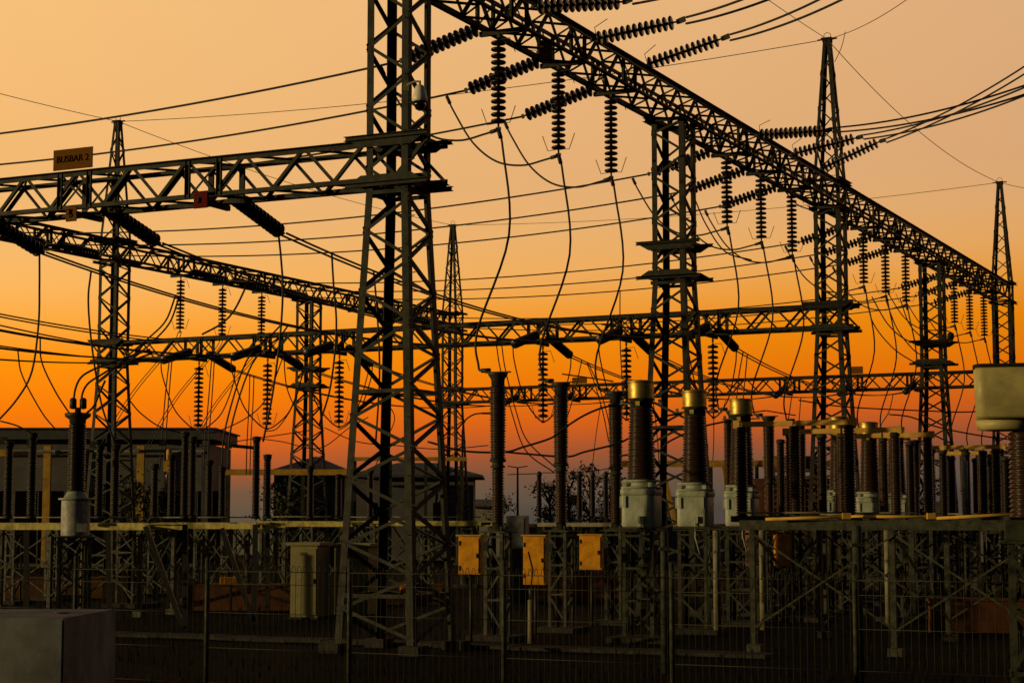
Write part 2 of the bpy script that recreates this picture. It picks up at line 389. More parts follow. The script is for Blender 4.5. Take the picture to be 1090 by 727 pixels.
G_H, G_S = 'insulator strings hanging from the high beam', 'strain insulator strings of the high bus wires'
RW = .029
for bay in range(4):
    for k, off in enumerate(PH):
        u = bay * SP + off; nm = f'{PHN[k]} of three at the {BAY[bay]}'
        # hanging string
        lv = string(W(u, -.1, Z_HB - .08), W(u, -.1, 0), f'insulator string hanging straight down, {nm}', G_H)
        # strain string and bus wire towards the second gantry line
        P = W(u, -.5, Z_HB + .12); Q2 = W(u, LX + .5, Z_HB + .12)
        sag = 1.1; slope = 4 * 1.3 / 32
        e1 = string(P, P - B * 3 + Vector((0, 0, -3 * (slope + .10))), f'strain insulator string reaching left, {nm}', G_S, up_horn=False)
        e2d = B * 3 + Vector((0, 0, -3 * (slope + .10)))
        e2 = Q2 + e2d.normalized() * (.16 + 13 * PITCH + .14)
        if bay >= 1: string(Q2, Q2 + e2d, f'left gantry strain string for the {PHN[k]} bus wire of the {BAY[bay]}', G_S, up_horn=False)
        pts = wire_pts(e1, e2, sag - .45, 30); wire('bus_wire', pts, RW, f'high bus wire across the sky, {nm}', 'high bus wires between the gantries')
        # jumper from the wire to the bottom of the hanging string
        J = e1 - B * .55 + Vector((0, 0, -.1)); D = lv - J
        wire('jumper_wire', spline([J] + [Vector((J.x + D.x * f, J.y + D.y * f, zz)) for f, zz in ((.07, J.z - .45), (.24, lv.z + .55), (.45, lv.z + .0), (.68, lv.z - .17), (.88, lv.z - .08))] + [lv]), .026,
             f'slack jumper loop below the strings, {nm}', 'jumper loops beneath the high beam', clampends=True)
        # dropper to the column below
        T = W(0, 0); col = Vector(( (42.1 + bay * 14.84 + k * 3.15) * .4835 - 40530 / 1960, 42.1 + bay * 14.84 + k * 3.15, 6.09))
        mid = lv.lerp(col, .45) + B * .28
        wire('dropper_wire', spline([lv, lv + Vector((.0, 0, -.5)) + B * .12, mid, col - B * .52 + Vector((0, 0, 1.0)), col - B * .5 + Vector((0, 0, .16)), col - B * .42 + Vector((0, 0, .04)), col - B * .2 + Vector((0, 0, .035))]), .03,
             f'thick dropper wire to a column, {nm}', 'dropper wires to the brown columns', clampends=True)

# outgoing line side: strings reaching up to the right with paired conductors
LN = [((565, 8), (668, 2), (880, -70)), ((628, 43), (728, 22), (900, -45)), ((683, 71), (773, 40), (930, -25))]
for k, (a, b, c) in enumerate(LN):
    Y = 42.8 + k * 3.1; P = at(*a, Y); e = string(P, at(*b, Y - .9), f'heavy insulator string reaching right, {ORD[k]} from the top above the nearest high beam', 'line insulator strings right of the high beam', n=13, up_horn=False)
    F2 = at(c[0] , c[1], Y - 7.5)
    y = MB(); y.bar(e, e + B * .18 + Vector((0, 0, .05)), .03, .14, up=(0, 0, 1)); tag(y.build('yoke_plate', DARKST), f'steel yoke plate at the end of the {ORD[k]} heavy string from the top', 'yoke', 'yoke plates of the line strings')
    for s_ in (-1, 1):
        o = Vector((0, 0, .16 * s_)); wire('line_conductor', wire_pts(e + B * .2 + o * .5, F2 + o, .15), .03, f'{"upper" if s_ > 0 else "lower"} conductor leaving the {ORD[k]} heavy string from the top', 'paired line conductors')
LN = [((803, 144), (868, 140), (1180, 62)), ((840, 165), (908, 148), (1180, 56)), ((872, 181), (932, 153), (1180, 12))]
for k, (a, b, c) in enumerate(LN):
    Y = 57.4 + k * 3.1; P = at(*a, Y); e = string(P, at(*b, Y - .9), f'insulator string crossing behind the tall spired mast, {ORD[k]} from the top', 'line insulator strings right of the high beam', n=13, up_horn=False)
    F2 = at(c[0], c[1], Y - 12)
    y = MB(); y.bar(e, e + B * .18 + Vector((0, 0, .03)), .03, .14); tag(y.build('yoke_plate', DARKST), f'steel yoke plate right of the tall spired mast, {ORD[k]} from the top', 'yoke', 'yoke plates of the line strings')
    for s_ in (-1, 1):
        o = Vector((0, 0, .14 * s_)); wire('line_conductor', wire_pts(e + B * .2 + o * .5, F2 + o, .35), .028, f'{"upper" if s_ > 0 else "lower"} conductor leaving right behind the spired mast, {ORD[k]} from the top', 'paired line conductors')

# thin earth wires between the spires
def peak(i, v=0): return W(i * SP, v, Z_PK)
EW = [(peak(2, LX), peak(2), .5, 'thin earth wire between the sign board side spire and the tall middle spire'), (peak(2, LX), peak(4, LX), .45, 'thin earth wire falling from the left spire to the farthest spire'),
      (peak(4, LX), peak(4), .5, 'thin earth wire from the farthest spire to the spire above the olive tank'), (peak(2), peak(4), .75, 'thin earth wire falling from the tall spire to the right spire'),
      (peak(0), peak(2), .5, 'thin earth wire reaching the tall spire from the upper left'), (peak(2), at(1010, -35, 50), .3, 'earth wire rising to the upper right from the tall spire'),
      (peak(4), at(1150, 202, 88), .2, 'thin earth wire leaving the right spire at the photo edge'), (peak(2, LX), peak(0, LX), .5, 'thin earth wire leaving the left spire to the left edge')]
for P, Q, s_, l in EW: wire('earth_wire', wire_pts(P, Q, s_), .012 if P.y < 75 and Q.y < 75 else .015, l, 'thin earth wires between the spires')
# clip loop at the tall spire
wire('earth_wire_tail', spline([peak(2) + Vector((.62, -.35, .2)), peak(2) + Vector((.5, -.2, -.35)), peak(2) + Vector((.25, -.1, -.9))]), .014, 'short slack earth tail dangling beside the tall spire top', None)

# ------------------------------------------------------------------ longitudinal buses at the low beams
def zmid(): return (Z_LB + Z_LT) / 2
BUSPTS = []
VN = ['rightmost', 'second from right', 'third from right', 'fourth from right', 'fifth from right', 'leftmost']
vs6s = sorted(vs6, reverse=True)
for i, v in enumerate(vs6s):
    for seg in range(2):
        u0, u1 = seg * 2 * SP + .5, (seg + 1) * 2 * SP - .5
        if seg == 0 and i < 0: continue
        z = Z_LB + .28; sl = Vector((0, 0, -.27))
        P, Q = W(u0, v, z), W(u1, v, z); L = 13 * PITCH + .3
        d0, d1 = (A + sl).normalized(), (-A + sl).normalized()
        where = ['far side of the near crossbeam', 'near side of the middle crossbeam'] if seg == 0 else ['far side of the middle crossbeam', 'near side of the far crossbeam']
        if not (seg == 0 and i > 5): string(P, P + d0, f'strain string on the {where[0]}, {VN[i]} of six', 'strain strings of the low buses', up_horn=False)
        string(Q, Q + d1, f'strain string on the {where[1]}, {VN[i]} of six', 'strain strings of the low buses', up_horn=False)
        a, b = P + d0 * L, Q + d1 * L
        for s_ in (-1, 1):
            o = B * .11 * s_
            BUSPTS.extend(wire_pts(a + o, b + o, .78, 160))
            wire('low_bus_wire', wire_pts(a + o, b + o, .78), .026, f'{"right" if s_ > 0 else "left"} wire of the {VN[i]} bus pair, {"before" if seg == 0 else "beyond"} the middle crossbeam', 'paired low bus wires')
        if seg == 0:   # hanging string below the middle crossbeam with its jumper loops
            h = string(W(2 * SP, v, Z_LB - .14), W(2 * SP, v, 0), f'string hanging under the middle crossbeam, {VN[i]} of six', 'strings hanging under the middle crossbeam', n=13, k_=1.3)
            b2 = W(2 * SP + .5, v, z) + d0 * L
            for e, nm in ((b, 'near'), (b2, 'far')):
                D = h - e
                wire('jumper_wire', spline([e, e + Vector((0, 0, -.5)) + D * .05, e + D * .35 + Vector((0, 0, -.95)), e + D * .75 + Vector((0, 0, -.5)), h]), .028, f'{nm} jumper loop to the {VN[i]} hanging string of the middle crossbeam', 'jumper loops under the middle crossbeam')
# hanging strings at the left gantry with jumper drops
for k, off in enumerate(PH):
    u = 2 * SP + off
    h = string(W(u, LX, Z_HB - .08), W(u, LX, 0), f'string hanging from the left high beam, {PHN[k]} of three above the roof end', 'strings hanging from the left high beam', k_=1.15)
    for s_ in (-1, 1):
        o = A * .12 * s_; q = W(u - 1.5, LX - 3.5, 7.4)
        wire('dropper_wire', spline([h + o, h + o + Vector((0, 0, -.6)) - B * .4, h.lerp(q, .6) + o - Vector((0, 0, .5)), q + o + Vector((0, 0, -1.5))]), .02, f'{"right" if s_ > 0 else "left"} slack wire below the {PHN[k]} left gantry string', 'slack wires below the left gantry')

# slack droppers from the low buses to the switchgear (all hang in front of the evening sky)
DR = [(52, [(38, 263), (40, 300), (41, 345), (34, 395), (18, 425), (-6, 452)]), (56, [(97, 288), (94, 320), (98, 370), (108, 430), (122, 470)]),
      (55, [(42, 360), (44, 385), (58, 415), (72, 437), (80, 447)]), (60, [(20, 375), (24, 400), (44, 438), (60, 458)]),
      (50, [(298, 246), (300, 275), (301, 310), (298, 360), (290, 420), (280, 470)]), (53, [(355, 263), (356, 300), (358, 350), (352, 410), (340, 452)]),
      (56, [(406, 272), (406, 330), (404, 400), (400, 470)]),
      (62, [(190, 302), (178, 335), (158, 360), (132, 382), (118, 395)]), (62.3, [(196, 304), (183, 338), (160, 366), (134, 388), (120, 402)]),
      (60, [(262, 308), (248, 335), (235, 345), (215, 356)]), (66, [(304, 330), (290, 350), (262, 385), (240, 455), (236, 500)]), (66.4, [(309, 332), (298, 352), (268, 388), (246, 455), (243, 500)]),
      (70, [(180, 385), (176, 420), (172, 470), (170, 500)]), (70.3, [(183, 386), (180, 420), (176, 470), (174, 500)]), (70, [(225, 385), (222, 425), (218, 470), (217, 500)]), (70.3, [(229, 386), (226, 425), (222, 470), (221, 500)]),
      (72, [(302, 372), (284, 420), (262, 445), (228, 460), (212, 459)]), (71, [(268, 395), (266, 430), (263, 470), (262, 505)]), (71, [(272, 396), (270, 430), (267, 470), (266, 505)]),
      (74, [(322, 395), (312, 430), (296, 455), (283, 459)]), (73, [(303, 392), (306, 420), (318, 440), (330, 452)]), (72, [(137, 425), (150, 440), (172, 455), (200, 462)]),
      (76, [(388, 392), (380, 430), (372, 450), (360, 458)]), (75, [(395, 410), (420, 440), (410, 470), (398, 500)]),
      (64, [(529, 370), (533, 395), (545, 440), (560, 480), (590, 503)]), (64.3, [(534, 370), (538, 395), (550, 440), (562, 470), (594, 500)]),
      (66, [(619, 382), (613, 410), (606, 437), (600, 452)]), (66, [(625, 384), (634, 410), (642, 440), (648, 470)]), (66.5, [(628, 384), (638, 410), (646, 440), (652, 470)]),
      (60, [(790, 375), (786, 400), (784, 425), (783, 450)]), (60.4, [(797, 375), (794, 400), (791, 425), (789, 450)]), (68, [(760, 420), (760, 470), (757, 510), (755, 540)]),
      (80, [(640, 436), (634, 470), (630, 505), (631, 520)]), (78, [(660, 310), (660, 360), (662, 403)]),
      (70, [(843, 418), (840, 440), (838, 452)]), (72, [(852, 420), (850, 450), (846, 480)]), (70, [(950, 416), (946, 436), (938, 452), (930, 470)]),
      (64, [(690, 420), (695, 440), (700, 470), (702, 500)]), (72, [(820, 180), (845, 215), (868, 225)]), (66, [(740, 213), (752, 240), (772, 268), (800, 277)]),
      (76, [(922, 318), (930, 345), (950, 370), (972, 385), (985, 392)]), (77, [(928, 316), (945, 345), (965, 362), (985, 365)]), (78, [(943, 320), (955, 350), (972, 372), (985, 380)]), (80, [(958, 318), (968, 345), (982, 360)])]
DR_X = [pl[0][0] for _, pl in DR]
for i, (Y, pl) in enumerate(DR):
    def scr(q):
        c_, s_ = math.cos(TILT), math.sin(TILT); dd = q.y * c_ + (q.z - EYE) * s_; return 545 + F * q.x / dd, 363.5 - F * (-q.y * s_ + (q.z - EYE) * c_) / dd
    x0, y0 = pl[0]; best = min(BUSPTS, key=lambda q: math.hypot(scr(q)[0] - x0, scr(q)[1] - y0)); sx, sy = scr(best)
    if math.hypot(sx - x0, sy - y0) < 26:      # the wire is clamped to that bus: hang the whole wire at its depth
        Y = best.y; sh = [(x + (sx - x0) * max(0, 1 - j / 2), y + (sy - y0) * max(0, 1 - j / 2)) for j, (x, y) in enumerate(pl)]
        pts = spline([best.copy()] + [at(x, y, Y + j * .12) for j, (x, y) in enumerate(sh) if j])
    else: pts = spline([at(x, y, Y + j * .4) for j, (x, y) in enumerate(pl)])
    wire('slack_wire', pts, .027 if Y < 62 else .026, zoned('slack dark wire', pl[0][0], DR_X), 'slack dark wires hanging from the low buses')
# wires running between column tops
HW = [(43, [(668, 431), (645, 433), (622, 442), (600, 456), (587, 466), (556, 476), (537, 481), (494, 480), (455, 470)], 'swooping wire from the first gold head leftwards behind the columns'),
      (46, [(726, 440), (706, 444), (682, 458), (660, 471), (622, 481), (603, 486), (560, 483), (537, 481)], 'swooping wire from the second gold head leftwards behind the columns'),
      (48, [(780, 447), (745, 455), (712, 470), (700, 480), (660, 485)], 'swooping wire from the third gold head leftwards'),
      (60, [(850, 426), (900, 433), (980, 437), (1040, 438), (1130, 428)], 'long dark wire sagging across the olive tank'), (56, [(946, 441), (970, 444), (1000, 455), (1060, 466), (1120, 470)], 'wire drooping right from the brown column beside two small gold heads'),
      (55, [(598, 398), (640, 404), (653, 406)], 'short wire between the second and third tall brown columns'), (48, [(640, 345), (660, 348), (700, 352)], 'short slack wire beside the spireless mast'),
      (50, [(0, 448), (18, 453), (33, 461)], 'slack wire end at the far left edge'), (46, [(78, 432), (80, 415), (86, 402), (98, 394), (118, 386), (160, 372)], 'left curved wire rising from the left grey tank insulator'), (46.2, [(86, 432), (88, 418), (94, 408), (106, 400), (124, 390), (162, 376)], 'right curved wire rising from the left grey tank insulator'),
      (44, [(92, 440), (100, 432), (106, 418), (112, 405)], 'small curved wire at the left grey tank insulator top'),
      (80, [(345, 455), (380, 470), (420, 474), (470, 478), (520, 474)], 'wire drooping behind the broad near mast'), (82, [(165, 492), (200, 478), (250, 470), (330, 458)], 'wire climbing right from the grey building edge'),
      (85, [(270, 466), (300, 470), (340, 477), (372, 455), (392, 444)], 'wire dipping over the grey roofed house'), (86, [(540, 505), (572, 504)], 'low wire towards the small rear posts'), (90, [(574, 503), (600, 503), (617, 502), (645, 499), (680, 488)], 'low wire linking the small rear posts'),
      (66, [(815, 437), (840, 441), (847, 442)], 'short wire joining two brown column tops'), (60, [(793, 440), (815, 437)], 'short wire from the third gold head to a column')]
for Y, pl, l in HW: wire('connecting_wire', spline([at(x, y, Y) for x, y in pl]), .028 if Y < 50 else .024, l, None)
# several long wires crossing at low level on the left
for k, (y0, y1) in enumerate(((334, 355), (345, 372), (370, 380))):
    for s_ in (0, 1):
        if k and s_: continue
        wire('crossing_wire', wire_pts(at(-40, y0 - 8 + s_ * 3, 60), at(175, y1 + 6 + s_ * 3, 70), .1), .027, f'long wire entering from the left edge below the near beam, {["upper pair, top wire", "middle single wire", "lowest single wire"][k] if not s_ else "upper pair, lower wire"}', None)

# ------------------------------------------------------------------ column equipment
def sheds(m, z0, z1, r_core, r0, r1, pitch, seg=22):
    n = int((z1 - z0) / pitch); prof = [(r_core, z0)]
    for k in range(n):
        z = z0 + (k + .5) * (z1 - z0) / n; f = (k + .5) / n; r = r0 + (r1 - r0) * f; p2 = (z1 - z0) / n
        r2 = r * (.965 if k % 2 else 1)
        rc = r2 - .036
        prof += [(rc, z - p2 * .42), (r2 - .005, z - p2 * .18), (r2, z - p2 * .08), (r2 - .008, z + p2 * .02), (rc + .006, z + p2 * .34)]
    prof.append((r_core, z1)); m.lathe(prof, seg)
def col_up():
    m = MB(); sheds(m, 1.62, 3.3, .13, .185, .205, .062); return m.mesh('upper_porcelain', PORC)
def col_lo():
    m = MB(); sheds(m, .16, 1.42, .11, .155, .155, .062); return m.mesh('lower_porcelain', PORC)
def col_mid():
    m = MB(); m.lathe([(.1, 1.42), (.17, 1.43), (.17, 1.47), (.13, 1.49), (.13, 1.55), (.19, 1.57), (.19, 1.62), (.1, 1.62)], 20); return m.mesh('middle_flange', STEEL2)
def col_top():
    m = MB(); m.lathe([(.12, 3.3), (.15, 3.31), (.16, 3.45), (.22, 3.54), (.24, 3.6), (.06, 3.605)], 20); m.box((0, 0, 3.612), (.62, .12, .03)); return m.mesh('top_terminal', DARKST)
def col_base():
    m = MB(); m.lathe([(.2, 0), (.2, .04), (.14, .06), (.12, .16)], 16); m.box((0, 0, -.02), (.46, .46, .05))
    for a, b in CN: m.bar((a * .16, b * .16, .02), (a * .16, b * .16, .1), .03)
    return m.mesh('base_flange', STEEL2)
def stand(loc, hz, wd, name, label, grp, mt=STEEL2, panels=3, rz=RZ):
    t = thing(name, label, 'support stand', (loc[0], loc[1], 0), rz, grp)
    key = ('stand', round(hz, 2), wd, mt.name, panels)
    def mk():
        out = []
        for cx, cy in CN:
            m = MB(); m.angle((cx * wd, cy * wd, .1), (cx * wd, cy * wd, hz), .08, .012, -1 if cx * cy > 0 else 1, 1, up=(0, -cy, 0)); m.box((cx * wd, cy * wd, .11), (.2, .2, .02)); out.append(('leg', m.mesh('leg', mt)))
        for i in range(4):
            (ax, ay), (bx, by) = CN[i], CN[(i + 1) % 4]; nx, ny = (ax + bx) / 2, (ay + by) / 2; m = MB(); dz = (hz - .3) / panels
            for k in range(panels):
                z0, z1 = .2 + k * dz, .2 + (k + 1) * dz; e = wd + .004
                P, Q = ((ax * wd, ay * wd, z0), (bx * wd, by * wd, z1)) if (k + i) % 2 else ((bx * wd, by * wd, z0), (ax * wd, ay * wd, z1))
                m.bar(P, Q, .055, .012, up=(nx, ny, 0)); m.bar((ax * wd, ay * wd, z1), (bx * wd, by * wd, z1), .05, .014, up=(nx, ny, 0))
            out.append(('bracing_panel', m.mesh('bracing_panel', mt)))
        m = MB(); m.box((0, 0, hz + .01), (wd * 2 + .2, wd * 2 + .2, .03)); out.append(('top_plate', m.mesh('top_plate', mt)))
        m = MB(); m.box((0, 0, .04), (wd * 2 + .6, wd * 2 + .6, .16)); out.append(('footing', m.mesh('footing', CONC)))
        return out
    for nme, me in cached(key, mk): put(nme, me, t)
    return t
def column(loc, z, label, grp, sc_=1.0):
    t = thing('insulator_column', label, 'insulator', (loc[0], loc[1], z), RZ, grp); t.scale = (sc_,) * 3
    for nme, fn in (('base_flange', col_base), ('lower_porcelain', col_lo), ('middle_flange', col_mid), ('upper_porcelain', col_up), ('top_terminal', col_top)): put(nme, cached(nme, fn), t)
    return t
CB = ['first tall brown insulator column, under the nearest high beam', 'second tall brown insulator column, between the first and the third', 'third tall brown insulator column, just left of the first gold head',
      'brown insulator column half hidden left of the third gold head', 'brown insulator column standing right of the third gold head', 'brown insulator column left of the tall spired mast base',
      'brown insulator column left of the two small gold heads', 'brown insulator column between the two small gold heads', 'brown insulator column right of the small gold heads',
      'tall dark insulator column close left of the olive tank', 'dark insulator column nearly hidden by the olive tank', 'dark insulator column below the olive tank']
CC = [Vector(((42.1 + b * 14.84 + k * 3.15) * .4835 - 40530 / 1960, 42.1 + b * 14.84 + k * 3.15, 0)) for b in range(4) for k in range(3)]
for i, c in enumerate(CC):
    column(c, 2.46, CB[i], 'brown insulator columns in the row', 1.0)
    if i < 9: stand(c, 2.42, .24, 'column_stand', ['slim stand of the first tall brown column', 'slim stand of the second tall brown column', 'slim stand of the third tall brown column', 'slim stand half hidden under the third gold headed transformer', 'slim stand below the column right of the third gold head', 'slim stand of the column left of the spired mast', 'slim stand of the column left of the small gold heads', 'slim stand of the column between the small gold heads', 'slim stand of the column right of the small gold heads'][i], 'stands of the brown columns')

def rbox(m, cx, cy, z0, z1, a, b, r, taper=1., seg=5):
    prof = []
    for (sx, sy, a0) in ((1, 1, 0), (-1, 1, 90), (-1, -1, 180), (1, -1, 270)):
        for k in range(seg + 1):
            th = R(a0 + 90 * k / seg); prof.append((sx * (a - r) + r * math.cos(th), sy * (b - r) + r * math.sin(th)))
    n = len(prof); vs = []
    rings = [(z0, .94 * taper), (z0 + .03, taper), (z1 - .03, 1), (z1, .95)]
    for zz, f in rings: vs += [(cx + x * f, cy + y * f, zz) for x, y in prof]
    fs = [(j * n + i, j * n + (i + 1) % n, (j + 1) * n + (i + 1) % n, (j + 1) * n + i) for j in range(3) for i in range(n)]
    m.add(vs, fs, True); o = len(m.v) - len(vs); m.f += [tuple(o + k for k in range(n))[::-1], tuple(o + 3 * n + k for k in range(n))]; m.sm += [False, False]

def ct_parts():
    out = []
    m = MB(); rbox(m, 0, 0, .055, .8, .385, .385, .12); rbox(m, 0, 0, .76, .915, .41, .41, .12)
    for s_ in (-.28, .28): m.box((s_, -.385, .62), (.06, .08, .26)); m.box((-.385, s_, .62), (.08, .06, .26))
    out.append(('tank', m.mesh('tank', TANK)))
    m = MB(); m.box((0, 0, .03), (.9, .9, .05)); out.append(('base_plate', m.mesh('base_plate', DARKST)))
    m = MB(); m.lathe([(.36, .915), (.46, .92), (.46, .95), (.36, .955), (.33, 1.0), (.33, 1.06), (.43, 1.065), (.43, 1.11), (.3, 1.115)], 24); m.box((.3, -.3, 1.0), (.1, .1, .1)); m.box((-.3, -.3, 1.0), (.1, .1, .1)); out.append(('flange', m.mesh('flange', TANK)))
    m = MB(); sheds(m, 1.115, 2.72, .26, .345, .28, .064, 26); out.append(('porcelain', m.mesh('porcelain', PORC)))
    m = MB(); m.lathe([(.2, 2.72), (.25, 2.725), (.25, 2.9), (.32, 2.905), (.32, 2.93), (.2, 2.935)], 24); out.append(('neck', m.mesh('neck', STEEL2)))
    m = MB(); m.lathe([(.28, 2.936), (.29, 2.94), (.292, 2.95), (.292, 2.955), (.292, 3.285), (.292, 3.295), (.304, 3.298), (.306, 3.302), (.306, 3.33), (.3, 3.338), (.27, 3.35), (.05, 3.37)], 32); out.append(('head_cap', m.mesh('head_cap', HEAD)))
    for s_ in (-1, 1):
        m = MB(); m.box((s_ * .36, 0, 2.83), (.26, .1, .03)); m.box((s_ * .44, 0, 2.87), (.05, .12, .1)); out.append(('terminal', m.mesh('terminal', PIPE)))
    m = MB(); m.lathe([(.02, 0), (.02, .02)], 10); m.box((0, -.27, 2.82), (.1, .05, .1)); out.append(('gauge', m.mesh('gauge', HEAD)))
    m = MB(); m.box((.1, -.42, .22), (.14, .08, .16)); m.tube([(.1, -.42, .15), (.1, -.44, -.2), (.2, -.4, -.6)], .02); out.append(('terminal_box', m.mesh('terminal_box', TANK)))
    return out
CTN = ['gold headed current transformer, first and largest, left of the spireless mast', 'gold headed current transformer standing right in front of the spireless mast', 'gold headed current transformer partly hidden by the switch column',
       'small gold headed transformer in front of the tall spired mast', 'small gold headed transformer, left one of the pair right of the spired mast', 'small gold headed transformer, right one of the pair beyond the spired mast']
i = 0
for b in range(2):
    for k in range(3):
        Y = 41.6 + b * 14.6 + k * 3.15; c = Vector((Y * .4835 - 33700 / 1960, Y, 0)); z = 2.49
        t = thing('current_transformer', CTN[i], 'current transformer', (c.x, c.y, z), R(-20), 'current transformers with metal heads')
        for nme, me in cached('ct', ct_parts): put(nme, me, t)
        stand(c, 2.45, .36, 'transformer_stand', ['broad stand under the first and largest gold headed transformer', 'broad stand under the gold headed transformer before the spireless mast', 'broad stand under the third gold headed transformer', 'broad stand under the small gold head before the spired mast', 'broad stand under the left one of the two small gold heads', 'broad stand under the right one of the two small gold heads'][i], 'stands of the current transformers', STEEL2, 3, R(-20)); i += 1

# left tank insulator (voltage transformer)
c = at(80, 570, 45); c.z = 0
t = thing('voltage_transformer', 'single brown ribbed insulator on a pale grey tank at the left', 'voltage transformer', (c.x, c.y, 2.32), R(8))
m = MB(); m.lathe([(.33, .0), (.343, .01), (.345, .02), (.345, .03), (.345, .84), (.345, .85), (.34, .86), (.2, .87)], 28); m.box((.2, -.33, .2), (.2, .1, .2)); m.build('tank', GREYT, t)
m = MB(); m.lathe([(.4, .87), (.42, .875), (.42, .91), (.3, .92), (.22, 1.05), (.2, 1.08)], 24); m.build('flange', TANK, t)
m = MB(); sheds(m, 1.08, 2.72, .16, .23, .23, .063, 24); m.build('porcelain', PORCD, t)
m = MB(); m.lathe([(.16, 2.72), (.2, 2.73), (.2, 2.82), (.31, 2.9), (.32, 2.98), (.08, 3.0), (.07, 3.12)], 22); m.build('head', DARKST, t)
for s_ in (-1, 1):
    m = MB(); m.lathe([(.03, 3.08), (.085, 3.1), (.085, 3.32), (.04, 3.36)], 12, (s_ * .12, 0, 0)); m.bar((s_ * .02, 0, 3.1), (s_ * .14, 0, 3.12), .04); m.build('terminal_clamp', DARKST, t)
stand(c, 2.28, .4, 'transformer_stand', 'lattice stand under the pale grey tank at the left', None, STEEL2, 3, R(12))
c2 = at(90, 600, 45.5); m = MB(); m.lathe([(.09, 0), (.09, 2.2), (.03, 2.22)], 16, (c2.x, c2.y, 0)); tag(m.build('standpipe', PIPE), 'pale vertical pipe standing beside the left grey tank', 'pipe')

# ------------------------------------------------------------------ right hand disconnectors on their platform
def posti():
    m = MB(); sheds(m, .1, 2.02, .07, .125, .12, .06, 18); return m.mesh('post_porcelain', PORC)
def disconnector(P, label, grp, span=2.5, arms=True, porc=None, col=PIPE, lift=0):
    t = thing('disconnect_switch', label, 'disconnect switch', P, RZ, grp)
    m = MB(); m.chan((-span / 2 - .25, -.1, .02), (span / 2 + .25, -.1, .02), .08, .14, flip=-1); m.chan((-span / 2 - .25, .1, .02), (span / 2 + .25, .1, .02), .08, .14); m.build('base_rail', STEEL2, t)
    for x in (-span / 2, 0, span / 2):
        o = put('post_porcelain', cached(('posti', porc), lambda: posti_m(porc)), t, (x, 0, 0))
        m = MB(); m.lathe([(.1, 2.02), (.12, 2.03), (.12, 2.12), (.05, 2.13)], 14, (x, 0, 0)); m.build('post_cap', STEEL2, t)
    for a, b in ((-span / 2 - .1, -.03), (.03, span / 2 + .1)):
        m = MB(); m.bar((a, 0, 2.19), (b, 0, 2.19), .1, .12); m.box((a if a < 0 and b < 0 else b, 0, 2.19), (.16, .14, .18)); m.build('switch_blade', col, t)
    m = MB(); m.tube([(-span / 2, -.2, .16), (span / 2, -.2, .16)], .025); m.build('operating_pipe', PIPE, t)
    return t
def posti_m(porc):
    m = MB(); m.lathe([(.13, .08), (.13, .12), (.08, .13)], 14); sheds(m, .13, 2.02, .07, .15, .142, .062, 18); return m.mesh('post_porcelain', porc or PORC)
DN = ['disconnect switch with ochre blades, first on the right platform beside the third gold head', 'disconnect switch with ochre blades, second on the right platform, slightly lower', 'disconnect switch with ochre blades, third on the right platform, around the small gold heads',
      'disconnect switch further right, upper of the two under the olive tank', 'disconnect switch further right, lower of the two under the olive tank']
for i, (p0, p1, y, Y) in enumerate([(787, 904, 450.5, 42), (840, 952, 458.5, 45), (892, 987, 463.5, 48.5), (990, 1064, 476, 56.5), (1006, 1082, 482, 61)]):
    P = at((p0 + p1) / 2, y, Y); sp_ = (p1 - p0) / F * Y / math.cos(ANG) - .25
    disconnector((P.x, P.y, P.z - 2.19), DN[i], 'disconnect switches on the right platform', sp_, col=OCHRE)  # orange light on the blades is put into their colour
# more blades/columns standing tightly around the platform end
for i, (px, yt, Y) in enumerate([(1005, 480, 52), (1030, 481, 54), (1048, 480, 50), (1062, 478, 47), (776, 446, 50)]):
    P = at(px, 551, Y); Q = at(px, yt, Y); t = thing('post_insulator', ['dark post insulator on the right platform, left of the pale post', 'dark post insulator on the right platform, under the olive tank lip', 'dark post insulator right of centre under the olive tank', 'brown post insulator rightmost beneath the olive tank', 'slim brown post just left of the third gold head'][i], 'insulator', (P.x, P.y, P.z), RZ, 'post insulators on the right platform')
    h = Q.z - P.z; m = MB(); sheds(m, .05, h - .1, .08, .13, .13, .06, 18); m.build('post_porcelain', PORCD if i < 3 else PORC, t); m = MB(); m.lathe([(.1, h - .1), (.12, h - .08), (.12, h), (.04, h + .01)], 14); m.build('post_cap', STEEL2, t)
EXP = [(876, 462, 49), (970, 470, 54), (992, 478, 54), (1014, 486, 60), (1040, 488, 62), (1055, 484, 57), (1072, 486, 52), (832, 468, 58)]
for i, (px, yt, Y) in enumerate(EXP):
    P = at(px, 551, Y); Q = at(px, yt, Y); t = thing('post_insulator', zoned('dark ribbed bushing', px, [e[0] for e in EXP]), 'insulator', P, RZ, 'dark ribbed bushings behind the right platform')
    h = Q.z - P.z; m = MB(); sheds(m, .05, h - .12, .08, .15, .14, .062, 16); m.build('post_porcelain', PORCD, t); m = MB(); m.lathe([(.12, h - .12), (.15, h - .1), (.13, h), (.04, h + .02)], 12); m.build('post_cap', STEEL2, t); m = MB(); m.bar((0, 0, 0), (0, 0, -P.z), .16); m.build('pedestal', STEEL2, t)
P = at(1028, 551, 44); m = MB(); m.lathe([(.07, 0), (.07, 1.35), (.05, 1.37)], 14, P); tag(m.build('grey_pole', GREYT), 'smooth pale grey pole between dark insulators beneath the olive tank', 'pole')

